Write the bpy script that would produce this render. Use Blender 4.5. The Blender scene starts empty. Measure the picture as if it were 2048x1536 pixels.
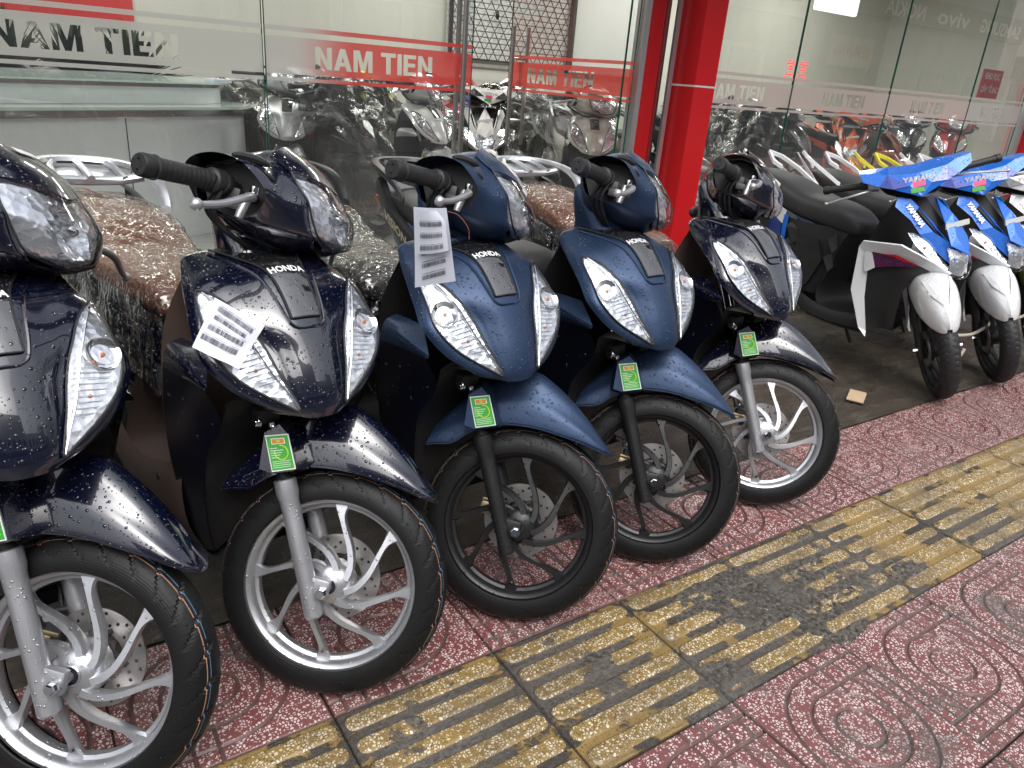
import bpy, bmesh, math, random
from math import sin, cos, pi, radians, sqrt, atan2, hypot
from mathutils import Vector, Matrix, noise
random.seed(7)
S = bpy.context.scene
COL = S.collection

# ------------------------------------------------------------------ camera
F_PX, YAW, PITCH, ROLL, CAMH = 1491.0, radians(54.06), radians(22.53), radians(-4.68), 1.292
fwd = Vector((cos(YAW)*cos(PITCH), sin(YAW)*cos(PITCH), -sin(PITCH)))
rt = Vector((sin(YAW), -cos(YAW), 0)); dn = fwd.cross(rt)
r2 = rt*cos(ROLL)+dn*sin(ROLL); d2 = dn*cos(ROLL)-rt*sin(ROLL)
cam = bpy.data.objects.new('camera', bpy.data.cameras.new('camera')); COL.objects.link(cam)
cam.data.sensor_width = 36; cam.data.lens = 36*F_PX/2048; cam.data.clip_start = .05; cam.data.clip_end = 400
m = Matrix((( r2.x, -d2.x, -fwd.x, 0), (r2.y, -d2.y, -fwd.y, 0), (r2.z, -d2.z, -fwd.z, CAMH), (0, 0, 0, 1)))
cam.matrix_world = m; S.camera = cam

# ------------------------------------------------------------------ light
W = bpy.data.worlds.new('World'); S.world = W; W.use_nodes = True
nt = W.node_tree; bgn = nt.nodes['Background']
sky = nt.nodes.new('ShaderNodeTexSky'); sky.sky_type = 'NISHITA'; sky.sun_disc = False
SUN_EL, SUN_AZ = radians(52), radians(250)
sky.sun_elevation = SUN_EL; sky.sun_rotation = radians(90)-SUN_AZ; sky.air_density = 1; sky.dust_density = 4; sky.ozone_density = .6
hs = nt.nodes.new('ShaderNodeHueSaturation'); hs.inputs['Saturation'].default_value = .22; hs.inputs['Value'].default_value = 1.0
nt.links.new(sky.outputs[0], hs.inputs['Color'])
tc = nt.nodes.new('ShaderNodeTexCoord'); cn = nt.nodes.new('ShaderNodeTexNoise'); cn.inputs['Scale'].default_value = 2.2; cn.inputs['Detail'].default_value = 5
cr = nt.nodes.new('ShaderNodeValToRGB'); cr.color_ramp.elements[0].position = .35; cr.color_ramp.elements[0].color = (.62, .63, .66, 1)
cr.color_ramp.elements[1].position = .7; cr.color_ramp.elements[1].color = (1, 1, 1, 1)
mx = nt.nodes.new('ShaderNodeMix'); mx.data_type = 'RGBA'; mx.blend_type = 'MULTIPLY'; mx.inputs[0].default_value = 1
nt.links.new(tc.outputs['Generated'], cn.inputs['Vector']); nt.links.new(cn.outputs[0], cr.inputs[0])
sx = nt.nodes.new('ShaderNodeSeparateXYZ'); nt.links.new(tc.outputs['Generated'], sx.inputs[0])
ov = nt.nodes.new('ShaderNodeMapRange'); ov.inputs[1].default_value = 0; ov.inputs[2].default_value = 1; ov.inputs[3].default_value = .75; ov.inputs[4].default_value = 2.6   # overcast: brightest overhead
nt.links.new(sx.outputs[2], ov.inputs[0]); vm_ = nt.nodes.new('ShaderNodeVectorMath'); vm_.operation = 'SCALE'; nt.links.new(hs.outputs[0], vm_.inputs[0]); nt.links.new(ov.outputs[0], vm_.inputs['Scale'])
nt.links.new(vm_.outputs[0], mx.inputs[6]); nt.links.new(cr.outputs[0], mx.inputs[7]); nt.links.new(mx.outputs[2], bgn.inputs['Color'])
bgn.inputs['Strength'].default_value = .13
sl = bpy.data.lights.new('sun', 'SUN'); sl.energy = .5; sl.angle = radians(65); sl.color = (1, .97, .93)
so = bpy.data.objects.new('sun', sl); COL.objects.link(so)
so.rotation_euler = Vector((cos(SUN_AZ)*cos(SUN_EL), sin(SUN_AZ)*cos(SUN_EL), sin(SUN_EL))).to_track_quat('Z', 'Y').to_euler()
S.view_settings.view_transform = 'Standard'; S.view_settings.look = 'None'; S.view_settings.exposure = .45
S.view_settings.gamma = 1; S.view_settings.use_curve_mapping = False
S.cycles.max_bounces = 10; S.cycles.transparent_max_bounces = 24; S.cycles.glossy_bounces = 5
S.cycles.use_denoising = True

# ------------------------------------------------------------------ material kit
MATS = {}
class NB:
    def __init__(s, name):
        s.m = bpy.data.materials.new(name); s.m.use_nodes = True; s.t = s.m.node_tree; s.t.nodes.clear()
        s.out = s.t.nodes.new('ShaderNodeOutputMaterial')
    def n(s, ty, **kw):
        nd = s.t.nodes.new('ShaderNode'+ty)
        for k, v in kw.items():
            if k[0] == '_': setattr(nd, k[1:], v)
        for k, v in kw.items():
            if k[0] != '_':
                k = int(k[1:]) if k[0] == 'i' and k[1:].isdigit() else k.replace('__', ' ')
                s.set(nd.inputs[k], v)
        return nd
    def set(s, inp, v):
        if isinstance(v, bpy.types.Node): v = v.outputs[0]
        if isinstance(v, bpy.types.NodeSocket): s.t.links.new(v, inp)
        else:
            if isinstance(v, tuple) and len(v) == 3 and inp.type == 'RGBA': v = v+(1,)
            inp.default_value = v
    def math(s, op, a, b=0.0, c=0.0):
        nd = s.t.nodes.new('ShaderNodeMath'); nd.operation = op
        for i, v in enumerate((a, b, c)): s.set(nd.inputs[i], v)
        return nd.outputs[0]
    def mix(s, f, a, b, mode='MIX'):
        nd = s.t.nodes.new('ShaderNodeMix'); nd.data_type = 'RGBA'; nd.blend_type = mode
        s.set(nd.inputs[0], f); s.set(nd.inputs[6], a); s.set(nd.inputs[7], b); return nd.outputs[2]
    def ramp(s, f, *st):
        nd = s.t.nodes.new('ShaderNodeValToRGB'); e = nd.color_ramp.elements
        while len(e) < len(st): e.new(.5)
        for i, (p, c) in enumerate(st):
            e[i].position = p; e[i].color = (c+(1,)) if isinstance(c, tuple) else (c, c, c, 1)
        s.set(nd.inputs[0], f); return nd.outputs[0]
    def obj(s, scale=None):
        c = s.t.nodes.new('ShaderNodeTexCoord').outputs['Object']
        if scale is None: return c
        mp = s.t.nodes.new('ShaderNodeMapping'); mp.inputs['Scale'].default_value = scale if isinstance(scale, tuple) else (scale,)*3
        s.t.links.new(c, mp.inputs[0]); return mp.outputs[0]
    def pos(s): return s.t.nodes.new('ShaderNodeNewGeometry').outputs['Position']
    def fres(s, normal=None):
        bf = s.t.nodes.new('ShaderNodeNewGeometry').outputs['Backfacing']
        f = s.n('Fresnel'); s.set(f.inputs['IOR'], s.math('MULTIPLY_ADD', bf, -.8333, 1.5))
        if normal is not None: s.set(f.inputs['Normal'], normal)
        return f
    def noise(s, vec, scale, detail=4, rough=.55):
        nd = s.n('TexNoise', Scale=scale, Detail=detail, Roughness=rough); s.set(nd.inputs['Vector'], vec); return nd.outputs[0]
    def vor(s, vec, scale, out='Distance', feat='F1', rnd=1.0):
        nd = s.n('TexVoronoi', _feature=feat, Scale=scale, Randomness=rnd); s.set(nd.inputs['Vector'], vec); return nd.outputs[out]
    def bump(s, h, dist=.002, strength=1.0, normal=None):
        nd = s.n('Bump', Height=h, Distance=dist, Strength=strength)
        if normal is not None: s.set(nd.inputs['Normal'], normal)
        return nd.outputs[0]
    def pr(s, **kw):
        nd = s.t.nodes.new('ShaderNodeBsdfPrincipled')
        for k, v in kw.items(): s.set(nd.inputs[k.replace('__', ' ')], v)
        return nd
    def done(s, sh):
        s.t.links.new(sh.outputs[0] if isinstance(sh, bpy.types.Node) else sh, s.out.inputs[0]); MATS[s.m.name] = s.m; return s.m

def drops(b, co, scale=115, amt=.5, size=.42):
    """height of rain drops lying on a surface: spherical caps in random voronoi cells, two sizes"""
    hs = None
    gn = b.n('SeparateXYZ'); b.set(gn.inputs[0], b.t.nodes.new('ShaderNodeNewGeometry').outputs['True Normal'])
    up = b.n('MapRange'); b.set(up.inputs[0], gn.outputs[2]); up.inputs[1].default_value = .02; up.inputs[2].default_value = .28; up.inputs[3].default_value = .04; up.inputs[4].default_value = 1.0
    for sc, am, sz in ((scale, amt, size), (scale*1.9, amt*.55, size)):
        v = b.n('TexVoronoi', Scale=sc); b.set(v.inputs['Vector'], co)
        r = b.n('SeparateColor'); b.set(r.inputs[0], v.outputs['Color'])
        rad = b.math('MULTIPLY', b.math('GREATER_THAN', r.outputs[0], b.math('SUBTRACT', 1.0, b.math('MULTIPLY', up.outputs[0], am))), b.math('MULTIPLY_ADD', r.outputs[1], sz*.6, sz*.35))
        d2 = b.math('MULTIPLY', v.outputs['Distance'], v.outputs['Distance'])
        h = b.math('MAXIMUM', b.math('SUBTRACT', b.math('MULTIPLY', rad, rad), d2), 0.0)
        h = b.math('MULTIPLY', b.math('SQRT', h), 1.0/sc)
        hs = h if hs is None else b.math('MAXIMUM', hs, h)
    return hs

def paint(name, col, metal=.0, rough=.28, coat=1.0, coat_r=.03, wet=True, flake=0):
    b = NB(name); co = b.obj()
    kw = dict(Base__Color=col, Metallic=metal, Roughness=rough, Coat__Weight=coat, Coat__Roughness=coat_r, Coat__IOR=1.75 if coat == 1.0 else 1.5)
    if wet:
        h = drops(b, co); nrm = b.bump(h, 1.0, .85); kw['Normal'] = nrm; kw['Coat__Normal'] = nrm
        isd = b.math('GREATER_THAN', h, .0004)
        kw['Roughness'] = b.math('MULTIPLY_ADD', isd, -rough*.7, rough)
        kw['Coat__Weight'] = b.math('MAXIMUM', isd, coat)
    else:
        n = b.noise(co, 3.0); kw['Roughness'] = b.math('MULTIPLY_ADD', n, .1, rough-.05)
    return b.done(b.pr(**kw))
paint('navy_paint', (.0018, .0032, .014), .0, .2)
paint('matte_blue_paint', (.022, .045, .098), .5, .44, .08, .3)
paint('black_gloss', (.006, .006, .007), 0, .2); paint('piano_black', (.012, .012, .013), .0, .12, 1.0, .02); MATS['piano_black'].node_tree.nodes['Principled BSDF'].inputs['Coat IOR'].default_value = 2.4; paint('dark_navy_plastic', (.002, .003, .008), 0, .35, .3, .2)
paint('white_paint', (.72, .73, .74), 0, .3)
paint('blue_paint', (.006, .13, .58), .2, .35, .5)
paint('deep_blue_paint', (.008, .035, .30), .45, .3)
paint('yellow_paint', (.75, .68, .03), 0, .35)
paint('red_paint', (.42, .008, .012), .2, .25, wet=False)
paint('orange_paint', (.6, .1, .02), .2, .3, wet=False)
paint('cream_paint', (.62, .6, .54), 0, .25, wet=False)
paint('grey_paint', (.16, .17, .17), .3, .3, wet=False)
paint('dry_white_paint', (.7, .7, .68), 0, .3, wet=False)
paint('lime_paint', (.22, .24, .03), 0, .4, wet=False)

def plastic(name, col, rough=.5, grain=900, g=.15, wet=True, spec=.5, metal=0):
    b = NB(name); co = b.obj()
    h = b.math('MULTIPLY', b.noise(co, grain, 2), .0004*g)
    if wet: h = b.math('ADD', h, drops(b, co, 130, .3, .4))
    n2 = b.noise(co, 9, 4)
    c = b.mix(b.math('MULTIPLY', n2, .35), col, tuple(min(1, x*1.6+.004) for x in col))
    return b.done(b.pr(Base__Color=c, Roughness=b.math('MULTIPLY_ADD', n2, .2, rough-.1), Metallic=metal, Specular__IOR__Level=spec, Normal=b.bump(h, 1.0, .8)))
plastic('black_plastic', (.012, .012, .013), .45)
plastic('black_rubber', (.013, .013, .014), .55, wet=True)
plastic('dry_black_plastic', (.012, .012, .012), .5, wet=False)
plastic('brown_plastic', (.085, .058, .048), .5)
plastic('brown_vinyl', (.10, .038, .022), .5, 500, .6)
plastic('black_vinyl', (.016, .016, .017), .5, 500, .6)
plastic('alloy_silver', (.50, .51, .53), .36, 1500, .1, True, .5, .85)
plastic('alloy_black', (.013, .013, .014), .38, 1500, .1, True, .5, .2)
plastic('cast_silver', (.45, .45, .46), .42, 700, .5, False, .5, .8)
plastic('fork_silver', (.42, .42, .44), .35, 1500, .1, True, .5, .75)
plastic('brass_plate', (.42, .33, .2), .35, 700, .2, False, .5, .8)
plastic('dark_engine', (.03, .03, .032), .6, 300, 1, False)
def chrome(name, col=(.75, .76, .78), r=.08, bump=0, scale=60, wav=False):
    b = NB(name); co = b.obj(); kw = {}
    if bump:
        v = b.vor(co, scale); w = b.vor(co, scale*3.1)
        kw['Normal'] = b.bump(b.math('ADD', v, b.math('MULTIPLY', w, .4)), bump, 1)
    return b.done(b.pr(Base__Color=col, Metallic=1.0, Roughness=r, **kw))
chrome('chrome'); b = NB('reflector'); co = b.obj(); v = b.vor(co, 60); b.done(b.pr(Base__Color=(.86, .87, .9), Metallic=.85, Roughness=.22, Normal=b.bump(v, .0022, 1)))
chrome('steel', (.55, .55, .55), .25)
chrome('brushed_steel', (.5, .49, .47), .3); chrome('disc_steel', (.42, .40, .38), .35)
def glass(name, tint=(.95, .97, .97), refl=1.0, rough=.0, wet=False, f0=.04, scratch=0):
    b = NB(name); co = b.obj()
    kw = {}
    if wet: kw['Normal'] = b.bump(drops(b, co, 110, .22, .4), 1.0, .8)
    fr = b.fres(kw.get('Normal'))
    g = b.n('BsdfGlossy', Roughness=rough, **kw); t = b.n('BsdfTransparent', Color=tint)
    f = b.math('MINIMUM', b.math('MULTIPLY', fr, refl), 1.0)
    mxs = b.n('MixShader'); b.set(mxs.inputs[0], f); b.t.links.new(t.outputs[0], mxs.inputs[1]); b.t.links.new(g.outputs[0], mxs.inputs[2])
    return b.done(mxs)
glass('lens_clear', (.96, .97, .98), 1.6, .02, True)
b = NB('shop_glass'); co = b.pos(); fr = b.fres(); g = b.n('BsdfGlossy', Roughness=0.0); t = b.n('BsdfTransparent', Color=(.88, .91, .89))
mxs = b.n('MixShader'); b.set(mxs.inputs[0], b.math('MINIMUM', b.math('MULTIPLY', fr, 3.2), 1.0)); b.t.links.new(t.outputs[0], mxs.inputs[1]); b.t.links.new(g.outputs[0], mxs.inputs[2])
mpg = b.n('Mapping'); mpg.inputs['Scale'].default_value = (1, 1, .3); b.set(mpg.inputs[0], co)
dust_haze = b.math('MULTIPLY', b.math('POWER', b.noise(mpg.outputs[0], 3.5, 6, .65), 2.0), .22)      # dusty streaks; their pale colour also paints in reflected haze on the panes
df = b.n('BsdfDiffuse', Color=(.6, .6, .57)); mx2 = b.n('MixShader'); b.set(mx2.inputs[0], dust_haze); b.t.links.new(mxs.outputs[0], mx2.inputs[1]); b.t.links.new(df.outputs[0], mx2.inputs[2]); b.done(mx2)
# soft clear film with creases and rain on it
def film(name, tint, k, scale, crease, rain=True):
    b = NB(name); co = b.obj()
    n1 = b.noise(co, 5.5, 3, .55); n2 = b.n('TexNoise', Scale=13, Detail=3, Roughness=.6, Distortion=.6); b.set(n2.inputs['Vector'], b.obj((1, 1, .3)))
    cr1 = b.math('ABSOLUTE', b.math('SUBTRACT', n1, .5)); cr2 = b.math('ABSOLUTE', b.math('SUBTRACT', n2, .5))
    hgt = b.math('ADD', b.math('MULTIPLY', cr1, .06*crease), b.math('MULTIPLY', cr2, .045*crease))
    if rain: hgt = b.math('ADD', hgt, b.math('MULTIPLY', drops(b, co, scale, .85, .52), 1.6))
    nr = b.bump(hgt, 1.0, 1)
    g = b.n('BsdfGlossy', Roughness=.10, Normal=nr, Color=(.95, .95, .90)); t = b.n('BsdfTransparent', Color=tint)
    fr = b.fres(nr)
    f = b.math('MINIMUM', b.math('MULTIPLY_ADD', fr, 1.2, k), 1.0)
    mxs = b.n('MixShader'); b.set(mxs.inputs[0], f); b.t.links.new(t.outputs[0], mxs.inputs[1]); b.t.links.new(g.outputs[0], mxs.inputs[2])
    return b.done(mxs)
film('wet_clear_plastic', (.97, .96, .94), .035, 62, .6)
film('showroom_plastic', (.46, .47, .46), .0, 20, .3, False)
def flat(name, col, rough=.6, **kw):
    b = NB(name); n = b.noise(b.obj(), 12, 4)
    c = b.mix(b.math('MULTIPLY', n, .25), col, tuple(x*.75 for x in col))
    return b.done(b.pr(Base__Color=c, Roughness=rough, **kw))
flat('paper', (.74, .76, .84), .7); flat('ink', (.035, .035, .05), .7); flat('sticker_white', (.75, .76, .74), .35)
flat('sticker_green', (.045, .34, .035), .35); flat('sticker_orange', (.62, .22, .04), .35); flat('sticker_yellow', (.5, .6, .05), .4)
flat('emblem_white', (.8, .8, .8), .25); flat('gold_letters', (.4, .34, .24), .35); flat('amber', (.5, .14, .02), .25)
flat('red_plastic', (.45, .012, .012), .25); flat('green_plastic', (.02, .3, .05), .3); flat('pink_sticker', (.75, .06, .22), .4)
flat('cardboard', (.48, .35, .22), .75); flat('wire_brown', (.2, .06, .03), .5); flat('rope', (.45, .40, .33), .6)
flat('white_part', (.6, .6, .56), .45); flat('decal_purple', (.06, .02, .05), .3)

# ------------------------------------------------------------------ mesh kit
def setp(o, label=None, cat=None, group=None, kind=None):
    for k, v in (('label', label), ('category', cat), ('group', group), ('kind', kind)):
        if v: o[k] = v
    return o
def link(name, me, mat=None, parent=None, smooth=True, ang=35, **kw):
    if mat and len(me.materials) == 0: me.materials.append(MATS[mat])
    if smooth:
        me.polygons.foreach_set('use_smooth', [True]*len(me.polygons))
        if ang: me.set_sharp_from_angle(angle=radians(ang))
    o = bpy.data.objects.new(name, me); COL.objects.link(o)
    if parent is not None: o.parent = parent
    return setp(o, **kw)
def empty(name, loc=(0, 0, 0), rz=0, parent=None, **kw):
    o = bpy.data.objects.new(name, None); COL.objects.link(o); o.empty_display_size = .1
    o.location = loc; o.rotation_euler = (0, 0, rz)
    if parent is not None: o.parent = parent
    return setp(o, **kw)
def copy_tree(o, parent=None):
    c = o.copy(); COL.objects.link(c); c.parent = parent
    for ch in list(o.children): copy_tree(ch, c)
    return c

class MB:
    """collects geometry for one mesh"""
    def __init__(s): s.v = []; s.f = []; s.mi = []; s.cur = 0
    def add(s, vs, fs):
        k = len(s.v); s.v += [tuple(p) for p in vs]; s.f += [tuple(i+k for i in f) for f in fs]; s.mi += [s.cur]*len(fs); return s
    def box(s, c, d, M=None, bev=0):
        x, y, z = (a/2 for a in d)
        if bev:
            bm = bmesh.new(); bmesh.ops.create_cube(bm, size=1)
            for v in bm.verts: v.co = Vector((v.co.x*d[0], v.co.y*d[1], v.co.z*d[2]))
            bmesh.ops.bevel(bm, geom=bm.edges[:], offset=bev, segments=2, affect='EDGES', profile=.6)
            vs = [v.co.copy() for v in bm.verts]; bm.verts.index_update(); fs = [[v.index for v in f.verts] for f in bm.faces]; bm.free()
        else:
            vs = [Vector(p) for p in ((-x, -y, -z), (x, -y, -z), (x, y, -z), (-x, y, -z), (-x, -y, z), (x, -y, z), (x, y, z), (-x, y, z))]
            fs = [(0, 3, 2, 1), (4, 5, 6, 7), (0, 1, 5, 4), (1, 2, 6, 5), (2, 3, 7, 6), (3, 0, 4, 7)]
        if M: vs = [M @ v for v in vs]
        return s.add([v+Vector(c) for v in vs], fs)
    def grid(s, rows, cu=False, cv=False, cap0=False, cap1=False, flip=False):
        n, k = len(rows), len(rows[0]); fs = []
        for i in range(n if cv else n-1):
            for j in range(k if cu else k-1):
                a, b, c, d = i*k+j, i*k+(j+1) % k, ((i+1) % n)*k+(j+1) % k, ((i+1) % n)*k+j
                fs.append((a, d, c, b) if flip else (a, b, c, d))
        if cap0: fs.append(tuple(range(k))[::-1] if not flip else tuple(range(k)))
        if cap1: fs.append(tuple((n-1)*k+j for j in (range(k) if not flip else range(k-1, -1, -1))))
        return s.add([p for r in rows for p in r], fs)
    def tube(s, pts, r, n=10, cap=True, closed=False):
        pts = [Vector(p) for p in pts]; N = len(pts); rs = r if isinstance(r, (list, tuple)) else [r]*N
        rows = []; up = None
        for i, p in enumerate(pts):
            t = (pts[(i+1) % N]-pts[i-1]) if closed else (pts[min(i+1, N-1)]-pts[max(i-1, 0)])
            t.normalize()
            if up is None: up = Vector((0, 0, 1)) if abs(t.z) < .9 else Vector((1, 0, 0))
            a = t.cross(up).normalized(); b = a.cross(t).normalized(); up = b
            rows.append([p+(a*cos(q)+b*sin(q))*rs[i] for q in [2*pi*j/n for j in range(n)]])
        return s.grid(rows, cu=True, cv=closed, cap0=cap and not closed, cap1=cap and not closed)
    def lathe(s, prof, c=(0, 0, 0), ax='y', n=24, closed=False, M=None):
        """prof: (radius, offset along axis)"""
        rows = []
        for i in range(n):
            q = 2*pi*i/n; row = []
            for r, h in prof:
                v = Vector({'y': (r*cos(q), h, r*sin(q)), 'z': (r*cos(q), r*sin(q), h), 'x': (h, r*cos(q), r*sin(q))}[ax])
                if M: v = M @ v
                row.append(v+Vector(c))
            rows.append(row)
        return s.grid(rows, cu=closed, cv=True)
    def ball(s, c, r, n=12, sq=(1, 1, 1)):
        rows = [[Vector(c)+Vector((r*sq[0]*sin(a)*cos(b), r*sq[1]*sin(a)*sin(b), r*sq[2]*cos(a))) for b in [2*pi*j/n for j in range(n)]] for a in [pi*(i+.02)/(n//2+.04) for i in range(n//2+1)]]
        return s.grid(rows, cu=True)
    def prism(s, poly, fn, t0, t1):
        """poly 2D outline, fn(u,v,t)->3D ; between t0 and t1"""
        k = len(poly); a = [fn(u, v, t0) for u, v in poly]; b = [fn(u, v, t1) for u, v in poly]
        return s.add(a+b, [tuple(range(k))[::-1], tuple(range(k, 2*k))]+[(i, (i+1) % k, k+(i+1) % k, k+i) for i in range(k)])
    def mesh(s, name='mesh', mats=None, fix=True, weld=True):
        me = bpy.data.meshes.new(name); me.from_pydata(s.v, [], s.f)
        if mats:
            for x in mats: me.materials.append(MATS[x])
            me.polygons.foreach_set('material_index', s.mi)
        if fix or weld:
            bm = bmesh.new(); bm.from_mesh(me)
            if weld: bmesh.ops.remove_doubles(bm, verts=bm.verts, dist=1e-5)
            if fix: bmesh.ops.recalc_face_normals(bm, faces=bm.faces)
            bm.to_mesh(me); bm.free()
        me.update(); return me
    def build(s, name, mat, parent=None, ang=35, smooth=True, mats=None, fix=True, **kw):
        return link(name, s.mesh(name, mats, fix), mat, parent, smooth, ang, **kw)

def cat(p, q, r, s_, t):
    t2, t3 = t*t, t*t*t
    return tuple(.5*((2*b)+(c-a)*t+(2*a-5*b+4*c-d)*t2+(3*b-a-3*c+d)*t3) for a, b, c, d in zip(p, q, r, s_))
def spline(pts, n, closed=False):
    out = []; N = len(pts); seg = N if closed else N-1
    for i in range(seg):
        g = (lambda k: pts[k % N]) if closed else (lambda k: pts[max(0, min(N-1, k))])
        for j in range(n): out.append(cat(g(i-1), g(i), g(i+1), g(i+2), j/n))
    if not closed: out.append(tuple(pts[-1]))
    return out
def sgrid(rows, nu, nv, cu=False, cv=False):
    """catmull-rom refine of a grid of control points"""
    a = [spline(r, nu, cu) for r in rows]
    cols = [spline([r[j] for r in a], nv, cv) for j in range(len(a[0]))]
    return [[cols[j][i] for j in range(len(cols))] for i in range(len(cols[0]))]
def mir(pts): return [(p[0], -p[1], p[2]) for p in pts]
def both(half):
    """half row from centre (y=0) outwards on +y ; returns full row from -y to +y"""
    return mir(half[:0:-1])+list(half)

def curve_fill(loops, depth=0.0, res=1, name='shape'):
    """loops of 2D points (outer and holes, even-odd) filled and given thickness; returns mesh in xy"""
    cu = bpy.data.curves.new('c', 'CURVE'); cu.dimensions = '2D'; cu.fill_mode = 'BOTH'; cu.extrude = depth/2
    for lp in loops:
        sp = cu.splines.new('POLY'); sp.points.add(len(lp)-1); sp.use_cyclic_u = True
        for i, (x, y) in enumerate(lp): sp.points[i].co = (x, y, 0, 1)
    o = bpy.data.objects.new('c', cu); COL.objects.link(o)
    me = bpy.data.meshes.new_from_object(o.evaluated_get(bpy.context.evaluated_depsgraph_get()))
    bpy.data.objects.remove(o); bpy.data.curves.remove(cu); me.name = name; return me
def text_mesh(txt, size=1.0, depth=0.0, bold=0.0, name='letters', align='LEFT', sx=1.0):
    cu = bpy.data.curves.new('t', 'FONT'); cu.body = txt; cu.size = size; cu.extrude = depth/2; cu.offset = bold; cu.align_x = align; cu.resolution_u = 2
    o = bpy.data.objects.new('t', cu); COL.objects.link(o)
    me = bpy.data.meshes.new_from_object(o.evaluated_get(bpy.context.evaluated_depsgraph_get()))
    bpy.data.objects.remove(o); bpy.data.curves.remove(cu); me.name = name
    if sx != 1:
        for v in me.vertices: v.co.x *= sx
    return me
def text_loops(txt, size, bold=0.0):
    """outline loops of a word, each letter's boundary loops, from its filled mesh"""
    me = text_mesh(txt, size, 0, bold); bm = bmesh.new(); bm.from_mesh(me); bmesh.ops.remove_doubles(bm, verts=bm.verts, dist=1e-6)
    bm.verts.ensure_lookup_table(); bm.verts.index_update(); nxt = {}
    for e in bm.edges:
        if len(e.link_faces) == 1:
            for a, b_ in ((e.verts[0], e.verts[1]), (e.verts[1], e.verts[0])): nxt.setdefault(a.index, []).append(b_.index)
    loops = []; seen = set()
    for st in list(nxt):
        if st in seen: continue
        lp = [st]; seen.add(st); cur = st
        while True:
            c = [k for k in nxt[cur] if k not in seen]
            if not c: break
            cur = c[0]; seen.add(cur); lp.append(cur)
        loops.append([(bm.verts[i].co.x, bm.verts[i].co.y) for i in lp if True]) if len(lp) > 2 else None
    bm.free(); bpy.data.meshes.remove(me); return loops
def tmesh(me, M):
    me.transform(M); return me

# ------------------------------------------------------------------ tyre material (new tyre: two thin painted lines on the tread)
b = NB('tyre_rubber'); co = b.obj(); sp = b.n('SeparateXYZ'); b.set(sp.inputs[0], co)
y = sp.outputs[1]; rad = b.math('SQRT', b.math('ADD', b.math('POWER', sp.outputs[0], 2), b.math('POWER', b.math('SUBTRACT', sp.outputs[2], .2485), 2)))
crown = b.math('GREATER_THAN', rad, .226); nz = b.noise(co, 40, 3)
def line(y0, w): return b.math('MULTIPLY', b.math('MULTIPLY', b.math('LESS_THAN', b.math('ABSOLUTE', b.math('SUBTRACT', y, y0)), w), crown), b.math('GREATER_THAN', nz, .36))
c = b.mix(b.math('MULTIPLY', b.noise(co, 14, 4), .6), (.004, .004, .0045), (.012, .012, .012))
c = b.mix(line(-.0255, .0008), c, (.30, .16, .10)); c = b.mix(line(-.0195, .0008), c, (.06, .13, .22))
ring = b.math('MULTIPLY', b.math('SINE', b.math('MULTIPLY', rad, 1400)), b.math('LESS_THAN', rad, .226))
h = b.math('ADD', b.math('MULTIPLY', ring, .00012), drops(b, co, 120, .3, .35))
b.done(b.pr(Base__Color=c, Roughness=.5, Specular__IOR__Level=.28, Normal=b.bump(h, 1, .7)))

RW, RAKE = .2485, radians(26.5)
AX = Vector((-sin(RAKE), 0, cos(RAKE)))
P0 = Vector((0, 0, RW))-.0555*Vector((cos(RAKE), 0, sin(RAKE)))
def steer_m(s): return Matrix.Translation(P0) @ Matrix.Rotation(s, 4, AX) @ Matrix.Translation(-P0)

def tyre_mesh(R=.2485, w=.0455, rim=.190, pitch=26, N=780, zig=False):
    sec = []
    K = 34
    for i in range(K+1):
        a = -1+2*i/K
        q = a*radians(118)
        yy = w*sin(q)*(1.0 if abs(q) < 1.5 else 1.0); rr = R-w*1.08+w*1.08*cos(q)
        sec.append((yy, max(rr, rim-.004), q*w))
    rows = []
    for i in range(N):
        t = 2*pi*i/N; row = []
        for yy, rr, arc in sec:
            g = 0; a = abs(arc); sd = 1 if arc > 0 else -1
            if .009 < a < .060:
                if zig: ph = (t/(2*pi)*pitch*2+.5*(sd > 0)+.5*(a/.04)**1.2+.12*sin(a*520)) % 1
                else: ph = (t/(2*pi)*pitch+.5*(sd > 0)+.80*(a/.045)**1.2) % 1
                d = min(ph, 1-ph)
                wd = .075 if not zig else .12
                if d < wd: g = .0042*min(1, (1-d/wd)*4)*min(1, (a-.009)/.003)*min(1, (.060-a)/.006)
            row.append((( rr-g)*cos(t), yy, R+(rr-g)*sin(t)))
        rows.append(row)
    mb = MB(); mb.grid(rows, cv=True); return mb
def arc(cx, cz, r, a0, a1, n): return [(cx+r*cos(a0+(a1-a0)*i/n), cz+r*sin(a0+(a1-a0)*i/n)) for i in range(n+1)]

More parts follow.
